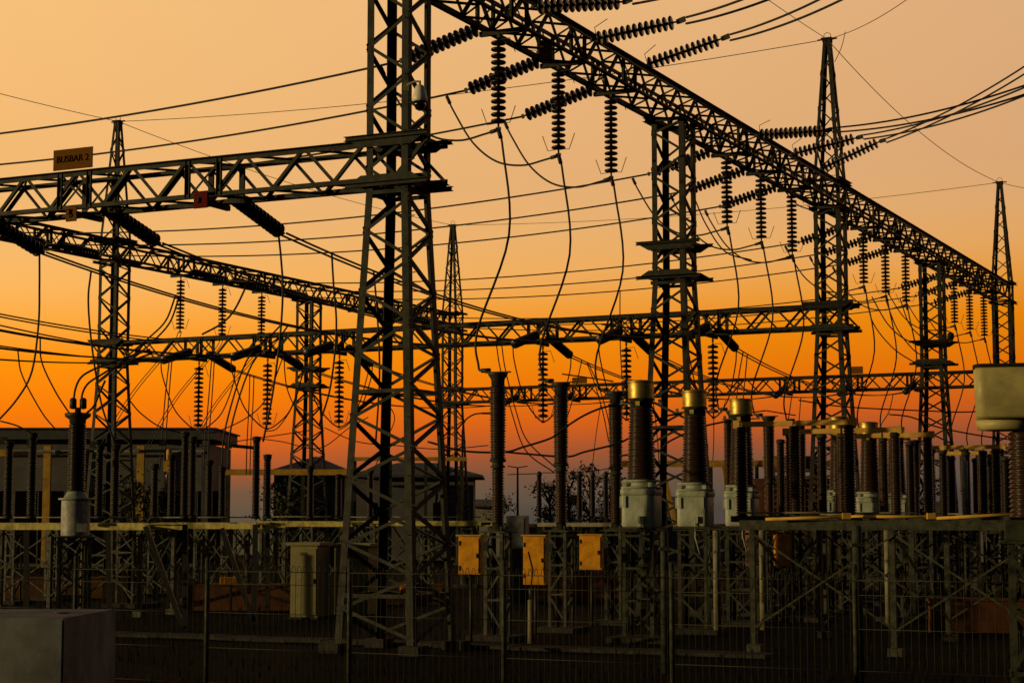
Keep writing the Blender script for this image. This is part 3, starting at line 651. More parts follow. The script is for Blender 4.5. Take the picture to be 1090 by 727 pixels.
def platform(Pa, Pb, z, label, h=.2, depth=2.0, mt=PALEST, legs=5, brace=True, legm=STEEL2, deepm=None):
    """long steel platform: front and rear beams, cross members, legs with diagonals"""
    d = Pb - Pa; L = d.length; rz = math.atan2(d.y, d.x); t = thing('equipment_platform', label, 'platform', (Pa.x, Pa.y, 0), rz, 'steel equipment platforms')
    for yy, s_ in ((0, 1), (depth, -1)):
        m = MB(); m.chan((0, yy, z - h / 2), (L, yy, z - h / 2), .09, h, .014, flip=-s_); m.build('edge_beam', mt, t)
    m = MB(); k = .5
    while k < L: m.bar((k, .1, z - .12), (k, depth - .1, z - .12), .08, .1); k += 1.3
    m.build('cross_members', legm, t)
    for i in range(legs):
        x = .3 + (L - .6) * i / (legs - 1)
        for yy in (.06, depth - .06):
            m = MB(); m.angle((x, yy, .1), (x, yy, z - h - .002), .11, .014); m.box((x, yy, .08), (.3, .3, .16)); m.build('leg', legm, t)
        m = MB(); m.bar((x, .06, .4), (x, depth - .06, z - h - .1), .06, .03); m.bar((x, depth - .06, .42), (x, .06, z - h - .08), .06, .03)
        if brace and i < legs - 1:
            x2 = .3 + (L - .6) * (i + 1) / (legs - 1)
            for yy in (.02, depth - .02):
                m.bar((x, yy, .5), (x2, yy, z - h - .1), .038, .03, up=(0, 1, 0)); m.bar((x2, yy + .035, .5), (x, yy + .035, z - h - .1), .038, .03, up=(0, 1, 0))
        m.build('leg_bracing', legm, t)
    return t
Pa = at(787, 560, 38.5); Pb = Pa + B * 9.4; Pa.z = Pb.z = 0
platform(Pa, Pb, 2.70, 'wide olive steel platform carrying the switches on the right', .2, 5, STEEL2, 4)
for j, (x0, x1, y0, y1, Y) in enumerate([(815, 905, 552.5, 549.5, 37.9), (905, 995, 549.8, 549.6, 37.6), (997, 1088, 551.5, 546.5, 36.8)]):
    m = MB(); m.tube([at(x0, y0, Y), at(x1, y1, Y - .6)], .032, 10); m.box(at(x1 - 4, y1 - .5, Y - .6), (.16, .12, .12)); tag(m.build('operating_rod', OCHRE), ['left ochre operating rod lying along the right platform edge', 'middle ochre operating rod lying along the right platform edge', 'right paler operating rod lying along the right platform edge'][j], 'rod', 'operating rods on the right platform')

# big olive instrument transformer head at the right edge
P = at(1090, 460, 22); t = thing('instrument_transformer', 'large olive tank headed transformer cut off by the right photo edge', 'instrument transformer', (P.x, P.y, 0), R(-14))
z = EYE + (553.5 - 447) / F * 22
m = MB()
rbox(m, 0, 0, z, z + .6, .57, .5, .12, .97); m.build('head_tank', OLIVE, t)
m = MB(); rbox(m, .02, 0, z + .6, z + .64, .6, .53, .1); m.build('lid', DARKST, t)
m = MB(); m.lathe([(.24, z - .13), (.34, z - .12), (.36, z - .01), (.3, z - .004)], 24, (-.2, 0, 0)); m.build('lower_dome', OLIVE, t)
m = MB(); m.box((-.38, -.47, z + .52), (.05, .05, .07)); m.box((.46, -.47, z + .52), (.4, .06, .14)); m.build('lid_clamp', DARKST, t)
m = MB(); sheds(m, 2.72, z - .14, .12, .2, .2, .055, 24); m.build('porcelain', PORC, t)
m = MB(); m.lathe([(.12, z - .14), (.2, z - .13), (.22, z - .01), (.1, z - .004)], 24, (0, 0, 0)); m.build('neck', DARKST, t)
m = MB(); m.box((0, 0, 2.58), (.5, .5, .24)); m.build('base_box', STEEL2, t)
stand((P.x, P.y), 2.43, .22, 'transformer_stand', 'lattice stand under the large olive headed transformer', None, STEEL2, 3, R(-14))

# ------------------------------------------------------------------ left platforms and their switch columns
LP = [(-70, 158, 560, 556.5, 52, 'near left yellowish platform reaching under the grey tank'), (152, 272, 0, 556, 57, 'second left yellowish platform between grey tank and the cabinet'), (268, 372, 0, 554.5, 66, 'third left yellowish platform above the beige cabinet'), (372, 512, 0, 554.3, 74, 'fourth yellowish platform passing behind the broad near mast')]
for x0, x1, _, y, Y, l in LP:
    P = at(x1, y, Y); ztop = P.z; Q = P.copy(); L = 0
    L = (x1 - x0) / F * Y / math.cos(ANG) * 1.04; Q = P - B * L; P.z = Q.z = 0
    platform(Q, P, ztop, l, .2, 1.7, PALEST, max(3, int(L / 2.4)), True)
    a = Q + Vector((0, 0, ztop + .16)); b = P + Vector((0, 0, ztop + .16)); m = MB(); m.tube([a, b], .022)
    tag(m.build('guard_rail', PIPE), f'thin pale rail just above the {l.split(" platform")[0]} platform', 'rail', 'thin rails above the left platforms')
LPI = [(33, 461, 52), (8, 470, 52), (105, 474, 54), (122, 473, 54), (164, 494, 60), (182, 484, 60), (196, 460, 57), (204, 465, 58), (222, 490, 61), (236, 497, 64), (272, 465, 58), (284, 484, 58), (330, 496, 66), (360, 505, 70), (394, 500, 72)]
for i, (px, yt, Y) in enumerate(LPI):
    P = at(px, 552, Y); Q = at(px, yt, Y); h = Q.z - P.z; t = thing('post_insulator', f'slim dark post insulator on the left platforms, {(ORD + ["thirteenth", "fourteenth", "fifteenth"])[i]} of the scattered fifteen', 'insulator', P, RZ, 'dark post insulators on the left platforms')
    m = MB(); sheds(m, .1, h - .15, .08, .14, .13, .07, 16); m.build('post_porcelain', PORCD, t)
    m = MB(); m.lathe([(.14, 0), (.14, .08), (.09, .1)], 12); m.build('base_flange', STEEL2, t)
    m = MB(); m.lathe([(.11, h - .15), (.13, h - .12), (.13, h - .02), (.16, h), (.05, h + .02)], 12); m.build('post_cap', DARKST, t)
for i, (x0, y0, x1, y1, Y, mt) in enumerate([(4, 469, 33, 471, 52, STEEL2), (33, 471, 62, 470, 52, STEEL2), (3, 482, 30, 482, 53, OCHRE), (100, 473, 128, 474, 54, STEEL2), (173, 471, 212, 474, 58, STEEL2), (243, 474, 275, 477, 58, STEEL2), (62, 482, 100, 480, 70, PIPE), (146, 480, 181, 480, 72, PIPE)]):
    m = MB(); a, b = at(x0, y0, Y), at(x1, y1, Y + .5); m.bar(a, b, .1, .1); m.box(a, (.2, .16, .2)); tag(m.build('switch_arm', mt), ['grey switch arm at the far left edge', 'grey switch arm left of the ribbed grey tank insulator', 'short ochre switch arm near the left edge', 'grey switch arm right of the ribbed grey tank insulator', 'grey switch arm in front of the grey building', 'grey switch arm beside the building end', 'thin pale arm behind the ribbed grey tank insulator', 'thin pale arm left of the yellow gauge'][i], 'switch arm', 'switch arms on the left platforms')
# dark props below the left platforms
for i, (x0, y0, x1, y1, Y) in enumerate([(197, 558, 197, 672, 46), (272, 558, 270, 664, 49), (285, 558, 285, 640, 55), (155, 560, 190, 655, 47), (236, 562, 268, 655, 49), (28, 565, 28, 660, 49), (115, 565, 116, 655, 52)]):
    m = MB(); m.bar(at(x0, y0, Y), at(x1, y1, Y), .13, .1, up=(0, 1, 0)); b_ = at(x1, y1, Y); 
    if b_.z > .1: m.bar(b_, Vector((b_.x + (b_.x - at(x0, y0, Y).x) * b_.z / max(.2, at(x0, y0, Y).z - b_.z), b_.y, .05)), .13, .1, up=(0, 1, 0))
    tag(m.build('steel_prop', DARKST), ['black upright prop left of the thin fence post', 'black upright prop left of the beige cabinet, outer one', 'black upright prop close left of the beige cabinet', 'black slanting prop under the second left platform', 'black slanting prop left of the outer black upright', 'dark upright prop near the left edge', 'dark upright prop right of the grey tank'][i], 'steel prop', 'dark props under the left platforms')
# small yellow gauge and orange columns by the building
P = at(180, 496, 62); t = thing('gauge_unit', 'small yellow round gauge unit in front of the grey building', 'gauge', P, 0)
m = MB(); m.lathe([(.13, -.9), (.14, -.3), (.14, -.28)], 14); m.build('post', PORCD, t)
m = MB(); m.lathe([(.1, .2), (.1, .55), (.06, .57)], 14); m.box((0, 0, 0), (.34, .2, .36)); m.build('housing', OCHRE, t)
m = MB(); m.lathe([(.08, -.28), (.1, -.18)], 12); m.lathe([(.09, 0), (.09, .02)], 12, (0, -.12, 0)); m.build('dial', SIGNY, t)

# yellow control cabinets on the column stands
for i, (x0, x1, y0, y1, Y) in enumerate([(488, 511, 571, 612, 40.6), (557, 580, 571, 622, 44), (617, 640, 570, 606, 47.2)]):
    P = at((x0 + x1) / 2, y1, Y); H = (y1 - y0) / F * Y; wd = (x1 - x0) / F * Y / math.cos(R(14))
    t = thing('control_box', ['yellow control box left of the first column stand', 'tallest yellow control box, between the first two columns', 'shortest yellow control box, left of the third column'][i], 'control box', P, R(-14), 'yellow control boxes')
    m = MB(); m.box((0, .15, H / 2), (wd, .3, H)); m.build('housing', YELLOW, t)
    m = MB(); m.box((0, -.012, H / 2), (wd - .06, .02, H - .08)); o = m.build('door', YELLOW, t)
    m = MB(); m.box((wd * .36, -.035, H * .5), (.025, .025, .1)); m.build('handle', DARKST, o)
    for hz_ in (.18, .82): m = MB(); m.lathe([(.014, -.05), (.014, .05)], 8, (-wd / 2 + .03, -.03, H * hz_)); m.build('hinge', DARKST, o)
    m = MB(); m.box((0, .12, H + .015), (wd + .08, .42, .03)); m.build('rain_hood', OCHRE, t)
    m = MB(); m.tube([(wd / 2, .1, H * .75), (wd / 2 + .3, .1, H * .72)], .03); m.box((wd / 2 + .1, .05, H * .75), (.14, .14, .2)); m.build('cable_gland', DARKST, t); m = MB(); m.tube([(0, .15, 0), (0, .15, -P.z)], .035); m.build('mounting_pole', DARKST, t)
# beige cabinets
for i, (x0, x1, yt, yb, Y) in enumerate([(308, 338, 580, 655, 51), (355, 392, 581, 652, 52.2)]):
    P = at((x0 + x1) / 2, 640, Y); wd = (x1 - x0) / F * Y; H = (yb - yt) / F * Y; z0 = EYE - (yb - 553.5) / F * Y
    t = thing('equipment_cabinet', ['beige steel cabinet with overhanging roof and small vent', 'second beige cabinet half hidden behind the broad near mast'][i], 'cabinet', (P.x, P.y, 0), R(-13), 'beige equipment cabinets')
    m = MB(); m.box((0, .5, z0 + H / 2), (wd, 1.0, H)); m.build('housing', BEIGE, t)
    m = MB(); m.box((0, -.014, z0 + H / 2 - .02), (wd - .06, .024, H - .14)); d_ = m.build('door', BEIGE, t)
    m = MB(); [m.box((0, -.03, z0 + H - .2 - k * .03), (.2, .012, .016)) for k in range(3)]; m.build('vent', BLACK, d_); m = MB(); m.box((wd * .38, -.04, z0 + H * .5), (.03, .03, .14)); m.build('handle', DARKST, d_)
    m = MB(); m.box((0, .5, z0 + H + .04), (wd + .2, 1.25, .08)); m.build('roof', BEIGE, t)
    m = MB(); m.box((0, .5, z0 / 2), (wd + .1, 1.1, z0)); m.build('plinth', CONC, t)
# small boxes on the near mast, white camera
P = at(432, 628, 37.9); t = thing('junction_box', 'small yellow junction box fixed low on the broad near mast', 'junction box', P, RZ)
m = MB(); m.box((0, 0, 0), (.2, .14, .3)); m.build('housing', YELLOW, t); m = MB(); m.box((0, -.075, 0), (.16, .012, .25)); m.build('lid', SIGNY, t); m = MB(); m.tube([(0, 0, -.15), (.02, 0, -.6), (0, .1, -1.3)], .018); m.build('conduit', DARKST, t)
P = at(447, 104, 37.6); t = thing('security_camera', 'white dome security camera mounted high on the broad near mast', 'camera', P, 0)
m = MB(); m.lathe([(.06, .26), (.1, .22), (.15, .02), (.16, -.06), (.14, -.09)], 20); m.build('housing', WHITE, t)
m = MB(); m.lathe([(.12, -.09), (.125, -.16), (.09, -.25), (.03, -.28)], 18); m.build('dome', GLASS, t)
m = MB(); m.tube([(0, 0, .26), (0, .02, .34), (-.12, .1, .36), (-.3, .2, .3)], .025); m.box((-.3, .2, .28), (.12, .06, .2)); m.build('bracket', PIPE, t)
P = at(502, 356, 80) ; P = at(1012, 358, 87); t = thing('security_camera', 'dark camera hanging beside the spireless mast near the olive tank', 'camera', P, 0)
m = MB(); m.lathe([(.05, .2), (.16, .12), (.17, -.05), (.1, -.2), (.03, -.24)], 14); m.build('housing', DARKST, t); m = MB(); m.tube([(0, 0, .2), (-.3, 0, .3), (-.7, 0, .1)], .03); m.build('bracket', DARKST, t)

# ------------------------------------------------------------------ signs
def sign(P, rz, wd, h, mt, txt, label, ts, group=None, tilt=0):
    t = thing('sign_board', label, 'sign', P, rz, group)
    m = MB(); m.box((0, 0, h / 2), (wd, .025, h)); m.build('board', mt, t)
    m = MB(); m.bar((-wd * .3, .03, .02), (-wd * .3, .03, h * .9), .04, .02); m.bar((wd * .3, .03, .02), (wd * .3, .03, h * .9), .04, .02); m.build('bracket', STEEL, t)
    if txt:
        cu = bpy.data.curves.new('lettering', 'FONT'); cu.body = txt; cu.size = ts; cu.align_x = 'CENTER'; cu.align_y = 'CENTER'; cu.extrude = .003; cu.offset = .002; cu.materials.append(BLACK)
        o_ = bpy.data.objects.new('lettering', cu); C.objects.link(o_); bpy.context.view_layer.update(); me_ = bpy.data.meshes.new_from_object(o_.evaluated_get(bpy.context.evaluated_depsgraph_get())); bpy.data.objects.remove(o_); o = put('lettering', me_, t); o.location = (0, -.018, h / 2); o.rotation_euler = (R(90), 0, 0)
    return t
rzB = RZ
P = W(0, 0); 
def onbeam(px, u, dz, v_off=0):   # v on crossbeam at u whose picture column is px
    c_, s_ = math.cos(TILT), math.sin(TILT); best = None
    for k in range(4000):
        v = -k * .01; q = W(u, v, dz); dd = q.y * c_ + (q.z - EYE) * s_; x = 545 + F * q.x / dd
        if best is None or abs(x - px) < best[0]: best = (abs(x - px), q)
    return best[1]
sign(onbeam(77.5, -.56, Z_LT + .03), rzB, 1.12, .48, SIGNY, 'BUSBAR 2', 'wide yellow BUSBAR 2 sign board standing on the near crossbeam', .215)
sign(onbeam(76, -.56, Z_LB - .28), rzB, .3, .34, SIGNY, 'S', 'small yellow plate lettered S on the near crossbeam underside', .26)
sign(onbeam(213.5, -.56, Z_LB - .24), rzB, .36, .38, SIGNR, None, 'small red phase plate on the near crossbeam', .28)
sign(onbeam(617, 4 * SP - .56, Z_LT + .02), rzB, .95, .36, SIGNY, None, 'blank ochre sign on the far crossbeam behind the brown columns', .2)
sign(onbeam(911, 4 * SP - .56, Z_LT + .02), rzB, .8, .4, SIGNY, None, 'blank ochre sign on the far crossbeam right of the tall spired mast', .2)
P = at(581, 64, 44.3); sign(P, R(-13), .3, .5, SIGNY, None, 'ochre plate on the underside of the nearest high beam', .2)

# ------------------------------------------------------------------ fence in front
FP = at(910, 620, 24.9); FP.z = 0
t = thing('wire_fence', 'dark welded wire fence with looped tops along the near side of the yard', 'fence', FP, RZ + math.pi)
SPN = 2.62; FH = 2.02
for k in range(-2, 7):
    m = MB(); m.lathe([(.038, 0), (.038, FH + .08), (.01, FH + .1)], 10); put('post', cached('fpost', lambda: m.mesh('post', STEEL2)), t, (k * SPN, 0, 0))
    if k < 6:
        def pan():
            q = MB(); x = .07
            while x < SPN - .04:
                q.tube([(x, 0, .1), (x, 0, FH - .1), (x, .04, FH - .02), (x, .1, FH - .03), (x, .12, FH - .12)], .005, 4); x += .1
            for z in (.15, .7, 1.25, FH - .32, FH - .12): q.tube([(.03, .006, z), (SPN - .03, .006, z)], .005, 4)
            q.tube([(.03, .12, FH - .12), (SPN - .03, .12, FH - .12)], .005, 4)
            return q.mesh('mesh_panel', FENCE)
        put('mesh_panel', cached('fpanel', pan), t, (k * SPN, 0, 0))
# taller posts rising behind the fence
for i, (px, yt, Y, r) in enumerate([(707, 566, 33, .07), (912, 560, 30, .08)]):
    P = at(px, yt, Y); m = MB(); m.lathe([(r, 0), (r, P.z), (r * .5, P.z + .02)], 14, (P.x, P.y, 0)); m.box((P.x, P.y, P.z - .3), (r * 2.6, r * 2.6, .06)); tag(m.build('steel_post', STEEL2), ['tall round steel post between the first two gold headed stands', 'tall round steel post in front of the right platform'][i], 'post', 'tall round steel posts')
P = at(565, 690, 41); m = MB(); m.lathe([(.07, 0), (.065, .95), (.05, .96)], 12, (P.x, P.y, 0)); tag(m.build('marker_post', PIPE), 'short pale marker post below the middle yellow box', 'post')
m = MB(); m.lathe([(.04, .96), (.05, 1.2), (.03, 1.22)], 10, (P.x, P.y, 0)); m.tube([(P.x, P.y, 1.2), (P.x + .05, P.y, 1.6), (P.x - .05, P.y + .1, 2.0)], .02); tag(m.build('cable_tail', DARKST), 'black cable tail rising from the short pale marker post', 'cable')

# concrete block lower left
P = at(68, 658, 19.8); zt = P.z; t = thing('concrete_block', 'large plain grey concrete block with a small lid at the lower left', 'concrete block', (P.x, P.y, 0), R(-3))
m = MB(); Wd, Dp = 2.6, 2.1
me = bpy.data.meshes.new('block_body'); import bmesh
bm = bmesh.new(); bmesh.ops.create_cube(bm, size=1, matrix=Matrix.Translation((-Wd / 2, Dp / 2, zt / 2)) @ Matrix.Diagonal((Wd, Dp, zt, 1))); bmesh.ops.bevel(bm, geom=bm.edges[:], offset=.02, segments=2, affect='EDGES'); bm.to_mesh(me); bm.free(); me.materials.append(BLOCK); put('block_body', me, t)
m = MB(); m.lathe([(.1, zt), (.1, zt + .012), (.02, zt + .013)], 16, (-.35, 1.1, 0)); m.build('lid', DARKST, t)

# ------------------------------------------------------------------ background
def wallbox(name, mt, c, sz, parent): m = MB(); m.box(c, sz); return m.build(name, mt, parent)
P = at(120, 553, 108); x0 = at(-60, 553, 108).x; x1 = at(228, 553, 108).x; L = x1 - x0; zt = EYE + (553.5 - 457) / F * 108
t = thing('control_building', 'long grey flat roofed control building behind the left switchgear', 'building', ((x0 + x1) / 2, 108, 0), 0)
wallbox('wall', WALLG, (0, 4, (zt - .9) / 2), (L - .6, 8, zt - .9), t)
m = MB(); m.box((0, 4, zt - .33), (L, 9.4, .6)); m.box((0, 4, zt - .0), (L + .3, 9.8, .08)); m.build('roof', ROOFG, t)
wallbox('gutter', GREYT, (0, -.8, zt - 1.32), (L - 1, .12, .12), t)
for xx in (47, 147):
    q = at(xx, 553, 107).x - (x0 + x1) / 2; m = MB(); m.box((q, -.55, (zt - 1) / 2), (.42, .3, zt - 1)); m.build('pilaster', OCHRE, t)  # orange evening light put into the pilaster colour
for k in range(5):
    q = -L / 2 + 2.4 + k * 3.1; f = wallbox('window', BLACK, (q, -.01, 2.3), (2.7, .06, 4.2), t); wallbox('frame', ROOFG, (q, -.05, 2.3), (.08, .05, 4.2), f)
wallbox('end_pier', ROOFG, (L / 2 - .5, -.3, (zt - .7) / 2), (.4, .4, zt - .7), t)
def house(x0, x1, yr, ye, Y, label, hip=.35, mt=WALLG):
    a, b = at(x0, 553, Y).x, at(x1, 553, Y).x; L = b - a; zr = EYE + (553.5 - yr) / F * Y; ze = EYE + (553.5 - ye) / F * Y
    t = thing('house', label, 'house', ((a + b) / 2, Y, 0), 0, 'far houses behind the yard'); D = 8
    wallbox('wall', mt, (0, D / 2, ze / 2), (L * .86, D * .9, ze), t)
    m = MB(); h = L / 2; r = h * (1 - hip * 2) if hip < .5 else .05
    m.add([(-h, -.5, ze), (h, -.5, ze), (h, D + .5, ze), (-h, D + .5, ze), (-r, D / 2, zr), (r, D / 2, zr), (-h, -.5, ze - .15), (h, -.5, ze - .15), (h, D + .5, ze - .15), (-h, D + .5, ze - .15)],
          [(0, 1, 5, 4), (1, 2, 5), (2, 3, 4, 5), (3, 0, 4), (0, 6, 7, 1), (1, 7, 8, 2), (2, 8, 9, 3), (3, 9, 6, 0), (6, 9, 8, 7)]); m.build('roof', ROOFG, t)
    for k in (-.25, .2):
        f = wallbox('window', BLACK, (k * L, .36, ze * .5), (L * .12, .06, ze * .35), t); wallbox('frame', GREYT, (k * L, .3, ze * .5), (.08, .05, ze * .35), f)
house(284, 372, 484, 502, 115, 'grey house with a low hipped roof behind the spireless left mast', .48)
house(366, 514, 491, 506, 125, 'grey house with a wide hipped roof behind the broad near mast', .36)
house(486, 540, 531, 538, 190, 'small distant house with pale walls left of the rear street lamp', .3, GREYT)
house(700, 760, 528, 536, 200, 'small distant house behind the gold headed transformers', .3)
house(1068, 1100, 500, 512, 120, 'pale house edge glimpsed behind the right insulators', .4, GREYT)
# far portal frames, their sunlight put into the top beam colour
def portal(xa, xb, y, Y, label, legs, dz=.28):
    a, b = at(xa, y, Y), at(xb, y, Y + .0); t = thing('portal_frame', label, 'steel frame', (a.x, a.y, 0), 0, 'far ochre steel frames'); L = b.x - a.x; z = a.z
    m = MB(); m.bar((0, 0, z), (L, 0, z), .2, dz); m.build('top_beam', OCHRE, t)
    for k in range(legs):
        x = .3 + (L - .6) * k / (legs - 1); m = MB(); m.bar((x, 0, 0), (x, 0, z - dz / 2), .16, .16); m.build('leg', STEEL2, t)
        if k < legs - 1:
            x2 = .3 + (L - .6) * (k + 1) / (legs - 1); m = MB(); m.bar((x, .06, 2.6), ((x + x2) / 2, .06, 1.2), .08, .03, up=(0, 1, 0)); m.bar((x2, .06, 2.6), ((x + x2) / 2, .06, 1.2), .08, .03, up=(0, 1, 0)); m.build('diagonal', STEEL2, t)
    return t
portal(236, 369, 502.5, 88, 'far ochre steel frame in front of the left hipped roof house', 4)
portal(372, 497, 488.5, 98, 'far ochre steel frame seen through the broad near mast', 4, .2)
portal(652, 910, 493.5, 86, 'far ochre steel frame behind the gold headed transformers', 6, .3)
a, b = at(706, 498, 85.6), at(719, 560, 85.6); m = MB(); m.bar(a, b, .2, .1, up=(0, 1, 0)); tag(m.build('slanting_brace', OCHRE), 'ochre slanting brace between the first two gold headed transformers', 'brace', 'ochre slanting braces')
a, b = at(770, 490, 85.4), at(778, 556, 85.4); m = MB(); m.bar(a, b, .2, .1, up=(0, 1, 0)); tag(m.build('slanting_brace', OCHRE), 'ochre slanting brace right of the second gold headed transformer', 'brace', 'ochre slanting braces')
# transformer with radiator banks
P = at(850, 545, 80); t = thing('power_transformer', 'rust brown power transformer with stacked radiators behind the switches', 'power transformer', (P.x, P.y, 0), 0)
m = MB(); m.box((0, 1.0, 2.6), (4.2, 1.6, 3.8)); m.build('tank', RADI, t)
for xx in (-1.1, -.2, .7):
    m = MB(); [m.box((xx, -.2, 1.7 + k * .26), (.72, .7, .1)) for k in range(13)]; m.tube([(xx, -.2, 1.4), (xx, -.2, 5.0)], .09); m.build('radiator', RADI, t)
m = MB(); m.tube([(-1.4, .6, 5.2), (1.2, .6, 5.2)], .3, 14); m.build('conservator', RADI, t)
P = at(551, 566, 62); t = thing('equipment_cabinet', 'small pale grey cabinet behind the first two brown columns', 'cabinet', (P.x, P.y, 0), R(-12), 'rear grey cabinets')
wallbox('housing', GREYT, (0, 0, 2.3), (.65, .6, 1.1), t); wallbox('door', GREYT, (0, -.31, 2.3), (.55, .03, .95), t); wallbox('stand', STEEL2, (0, 0, .87), (.4, .4, 1.74), t)
P = at(998, 545, 66); t = thing('equipment_cabinet', 'small pale grey cabinet behind the right platform switches', 'cabinet', (P.x, P.y, 0), R(-12), 'rear grey cabinets')
wallbox('housing', GREYT, (0, 0, 2.9), (.6, .6, .9), t); wallbox('door', GREYT, (0, -.31, 2.9), (.5, .03, .8), t); wallbox('stand', STEEL2, (0, 0, 1.2), (.4, .4, 2.45), t)
# rear platforms and small posts
a = at(572, 556.2, 78); b = a + B * 3.4; zz = a.z; a.z = b.z = 0; platform(a, b, zz, 'small pale rear platform between the brown columns', .16, 1.5, PIPE, 3)
for i, px in enumerate((574, 617, 631, 645)):
    P = at(px, 551, 86); Q = at(px, 504, 86); h = Q.z - P.z; t = thing('post_insulator', ['small rear post insulator between the first two brown columns', 'small rear post insulator in front of the tree, left', 'small rear post insulator in front of the tree, middle', 'small rear post insulator close to the third brown column'][i], 'insulator', P, 0, 'small rear post insulators')
    m = MB(); sheds(m, .05, h - .15, .07, .15, .13, .09, 12); m.build('post_porcelain', PORCD, t); m = MB(); m.lathe([(.1, h - .15), (.14, h), (.03, h + .12)], 10); m.build('post_cap', DARKST, t); m = MB(); m.bar((0, 0, 0), (0, 0, -P.z), .2); m.build('pedestal', STEEL2, t)
# street lamps
P = at(551, 545, 120); z = EYE + (553.5 - 498) / F * 120; t = thing('street_lamp', 'distant street lamp with a flat double head between brown columns', 'street lamp', (P.x, P.y, 0), 0, 'street lamps')
m = MB(); m.lathe([(.1, 0), (.06, z)], 10); m.build('pole', DARKST, t); m = MB(); m.bar((-.65, 0, z + .1), (0, 0, z), .25, .06); m.bar((0, 0, z), (.65, 0, z + .1), .25, .06); m.build('lamp_head', DARKST, t)
P = at(492, 545, 100); z = EYE + (553.5 - 446) / F * 100; t = thing('street_lamp', 'curved arm street lamp right of the farthest spired mast', 'street lamp', (P.x, P.y, 0), 0, 'street lamps')
m = MB(); m.lathe([(.1, 0), (.05, z - .6)], 10); m.tube(spline([(0, 0, z - .6), (.15, 0, z - .1), (.6, 0, z + .22), (1.1, 0, z + .3)]), .045); m.build('pole', DARKST, t); m = MB(); m.box((1.3, 0, z + .29), (.45, .2, .1)); m.build('lamp_head', DARKST, t)
# terracotta low walls and drain kerbs behind the fence
for i, (x0, x1, yt, yb, Y) in enumerate([(990, 1100, 638, 672, 45), (195, 332, 622, 650, 56), (396, 470, 622, 642, 60), (548, 660, 608, 640, 62), (-20, 110, 615, 640, 64)]):
    a, b = at(x0, yb, Y), at(x1, yb, Y); zt_ = max(.4, EYE - (yt - 553.5) / F * Y); m = MB(); m.box(((a.x + b.x) / 2, Y, zt_ / 2), (b.x - a.x, .35, zt_)); m.box(((a.x + b.x) / 2, Y, zt_ + .03), (b.x - a.x + .08, .45, .06))
    tag(m.build('low_wall', TERRA), ['low terracotta wall at the lower right behind the fence', 'low terracotta wall left of the beige cabinet', 'low terracotta wall right behind the broad near mast', 'low terracotta wall below the yellow boxes', 'low terracotta wall behind the grey tank stand'][i], 'low wall', 'low terracotta walls')
# far wall along the yard end
m = MB(); a = W(88, 30); b = W(88, -70); m.bar(Vector((a.x, a.y, 1.1)), Vector((b.x, b.y, 1.1)), .25, 2.2); tag(m.build('boundary_wall', WALLG), 'low grey boundary wall along the far end of the yard', 'wall')

# dense switchgear stands under the platforms
SGS = [(14, 60), (60, 63), (140, 58), (165, 66), (218, 62), (248, 70), (300, 76), (330, 78), (395, 66), (455, 70), (500, 75), (770, 50), (812, 52), (830, 58), (860, 50), (878, 60), (905, 54), (935, 62), (955, 50), (985, 56), (1010, 50), (1034, 58), (1060, 52), (1082, 60)]
SG_X = [a for a, _ in SGS]
for i, (px, Y) in enumerate(SGS):
    c = at(px, 600, Y)
    stand(c, 2.35 + .25 * ((i * 7) % 3) * .4, (.2, .28, .34)[i % 3], 'switchgear_stand', zoned('dim lattice stand low', px, SG_X), 'dim lattice stands under the platforms', STEEL2, 3 + i % 2)
# upright round pipes under right platform and CTs
for i, (px, Y) in enumerate([(763, 44), (812, 46), (914, 45), (945, 48), (705, 43)]):
    c = at(px, 600, Y); m = MB(); m.lathe([(.09, 0), (.09, 2.45), (.04, 2.46)], 12, (c.x, c.y, 0)); tag(m.build('standpipe', PIPE), ['pale standpipe right of the second gold headed stand', 'pale standpipe at the left end of the right platform', 'pale standpipe beside the tall round post, left', 'pale standpipe under the middle of the right platform', 'pale standpipe between the first two gold headed stands'][i], 'pipe', 'pale standpipes')
# equipment boxes hanging low
for i, (px, py, Y, mt) in enumerate([(834, 585, 50, YELLOW), (246, 618, 52, YELLOW), (1000, 582, 55, YELLOW)]):
    c = at(px, py, Y); t = thing('control_box', ['dim yellow box under the left end of the right platform', 'small low yellow box left of the beige cabinet', 'dim yellow box deep under the right platform'][i], 'control box', c, R(12), 'dim yellow boxes')
    h_ = (.85, .2, .6)[i]; wallbox('housing', mt, (0, 0, 0), (.45 if i != 1 else .6, .3, h_), t); wallbox('door', mt, (0, -.16, 0), (.38, .02, h_ * .85), t); m = MB(); m.bar((0, .1, -h_ / 2), (0, .1, -c.z), .08); m.build('post', DARKST, t)

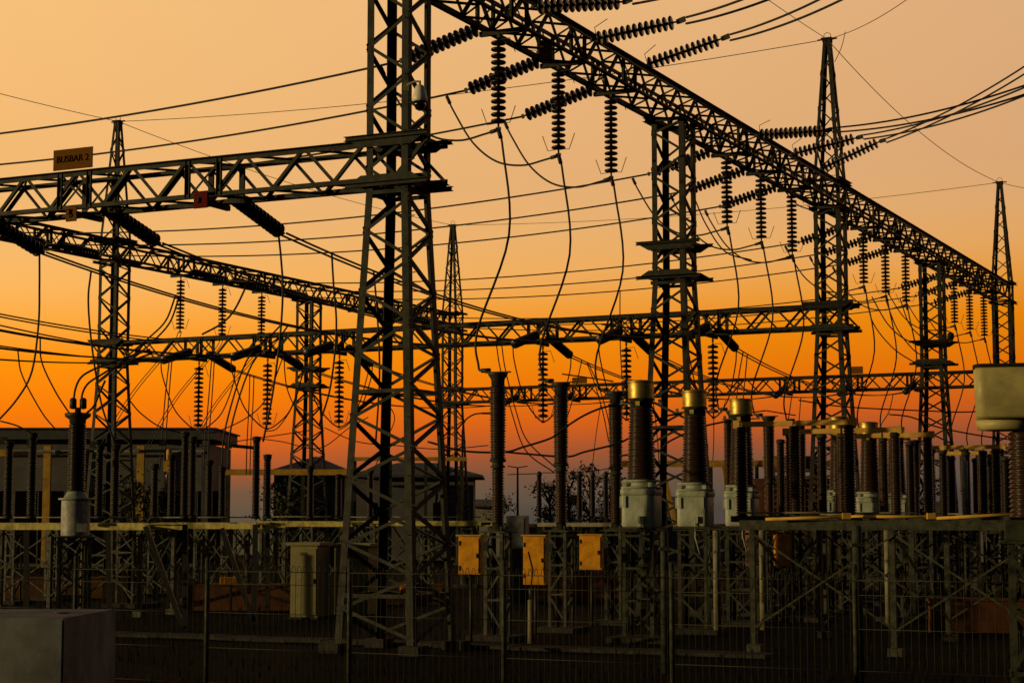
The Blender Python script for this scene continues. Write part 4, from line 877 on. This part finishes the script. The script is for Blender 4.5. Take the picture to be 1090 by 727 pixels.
# trees behind the yard
def tree(px, yt, Y, wd, label, nleaf=1500, dens=1.0):
    P = at(px, yt, Y); H = P.z; rnd = random.Random(px)
    t = thing('tree', label, 'tree', (P.x, P.y, 0), 0, 'trees behind the yard')
    m = MB(); m.tube([(0, 0, 0), (.1, 0, H * .4), (-.05, .1, H * .9)], [.2, .14, .04], 8); cl = []
    for k in range(16):
        a = rnd.random() * 6.28; z = H * (.3 + .65 * rnd.random()); r = wd * (1.15 - z / H * .8) * rnd.uniform(.4, 1); e = Vector((math.cos(a) * r, math.sin(a) * r, z + .3)); m.tube([(0, 0, z * .85), e], [.06, .015], 5); cl.append((e, rnd.uniform(.35, .75)))
    m.build('trunk', BARK, t); m = MB()
    for k in range(nleaf):
        e, r = cl[rnd.randrange(len(cl))]; c = e + Vector((rnd.gauss(0, r * .6), rnd.gauss(0, r * .6), rnd.gauss(0, r * .45))); s_ = rnd.uniform(.07, .16)
        a = Vector((rnd.gauss(0, 1), rnd.gauss(0, 1), rnd.gauss(0, 1))).normalized() * s_; b = a.cross(Vector((rnd.gauss(0, 1), rnd.gauss(0, 1), rnd.gauss(0, 1))).normalized())
        m.add([c - a, c + b * .6, c + a, c - b * .6], [(0, 1, 2, 3)])
    m.build('crown', LEAF, t)
for i, (px, yt, Y, wd) in enumerate([(585, 512, 130, 1.7), (605, 505, 125, 1.8), (628, 498, 130, 2.0), (650, 508, 128, 1.8), (668, 520, 135, 1.2), (160, 505, 95, 1.2), (140, 515, 96, 1.0), (300, 520, 100, 1.6), (530, 528, 150, 1.6), (1078, 520, 110, 1.6), (985, 512, 125, 1.8), (890, 515, 130, 2.0)]):
    tree(px, yt, Y, wd, nleaf=1100 if 580 < px < 670 else 800, label=['dark tree left of the second brown column', 'dark bushy tree just right of the second brown column', 'tallest dark tree between the second and third brown columns', 'dark tree behind the third brown column', 'low dark tree behind the first gold headed transformer', 'small shrubby tree in front of the grey building', 'low bush like tree left of the small one by the building', 'dark tree in front of the left hipped roof house', 'low distant tree left of the first brown column', 'dark tree glimpsed at the right edge behind the insulators', 'distant dark tree behind the right platform', 'distant dark tree behind the tall spired mast base'][i])

# weeds standing about the yard (nobody could count them) and cable trench covers
m = MB(); rnd = random.Random(3)
for k in range(5200):
    Y = 29 + 45 * rnd.random() ** 1.4; X = rnd.uniform(-.3, .3) * Y; 
    if rnd.random() < .6: X += 1.5 * math.sin(Y * 1.7 + X)
    h = rnd.uniform(.06, .3); a = rnd.random() * 6.28; d = Vector((math.cos(a), math.sin(a), 0)) * .012; l = Vector((rnd.gauss(0, .06), rnd.gauss(0, .06), h)); P = Vector((X, Y, 0))
    m.add([P - d, P + d, P + l], [(0, 1, 2)])
w_ = m.build('weeds', WEED); w_['kind'] = 'stuff'
t = thing('cable_trench', 'row of flat concrete cable trench covers crossing the dark yard floor', 'cable trench', W(1.5, -14), RZ)
for k in range(24):
    m = MB(); m.box((0, 0, .05), (.9, .8, .07)); put('cover', cached('cover', lambda: m.mesh('cover', CONC)), t, (k * .92, 0, rnd.uniform(0, .012)), (0, 0, rnd.uniform(-.015, .015)))
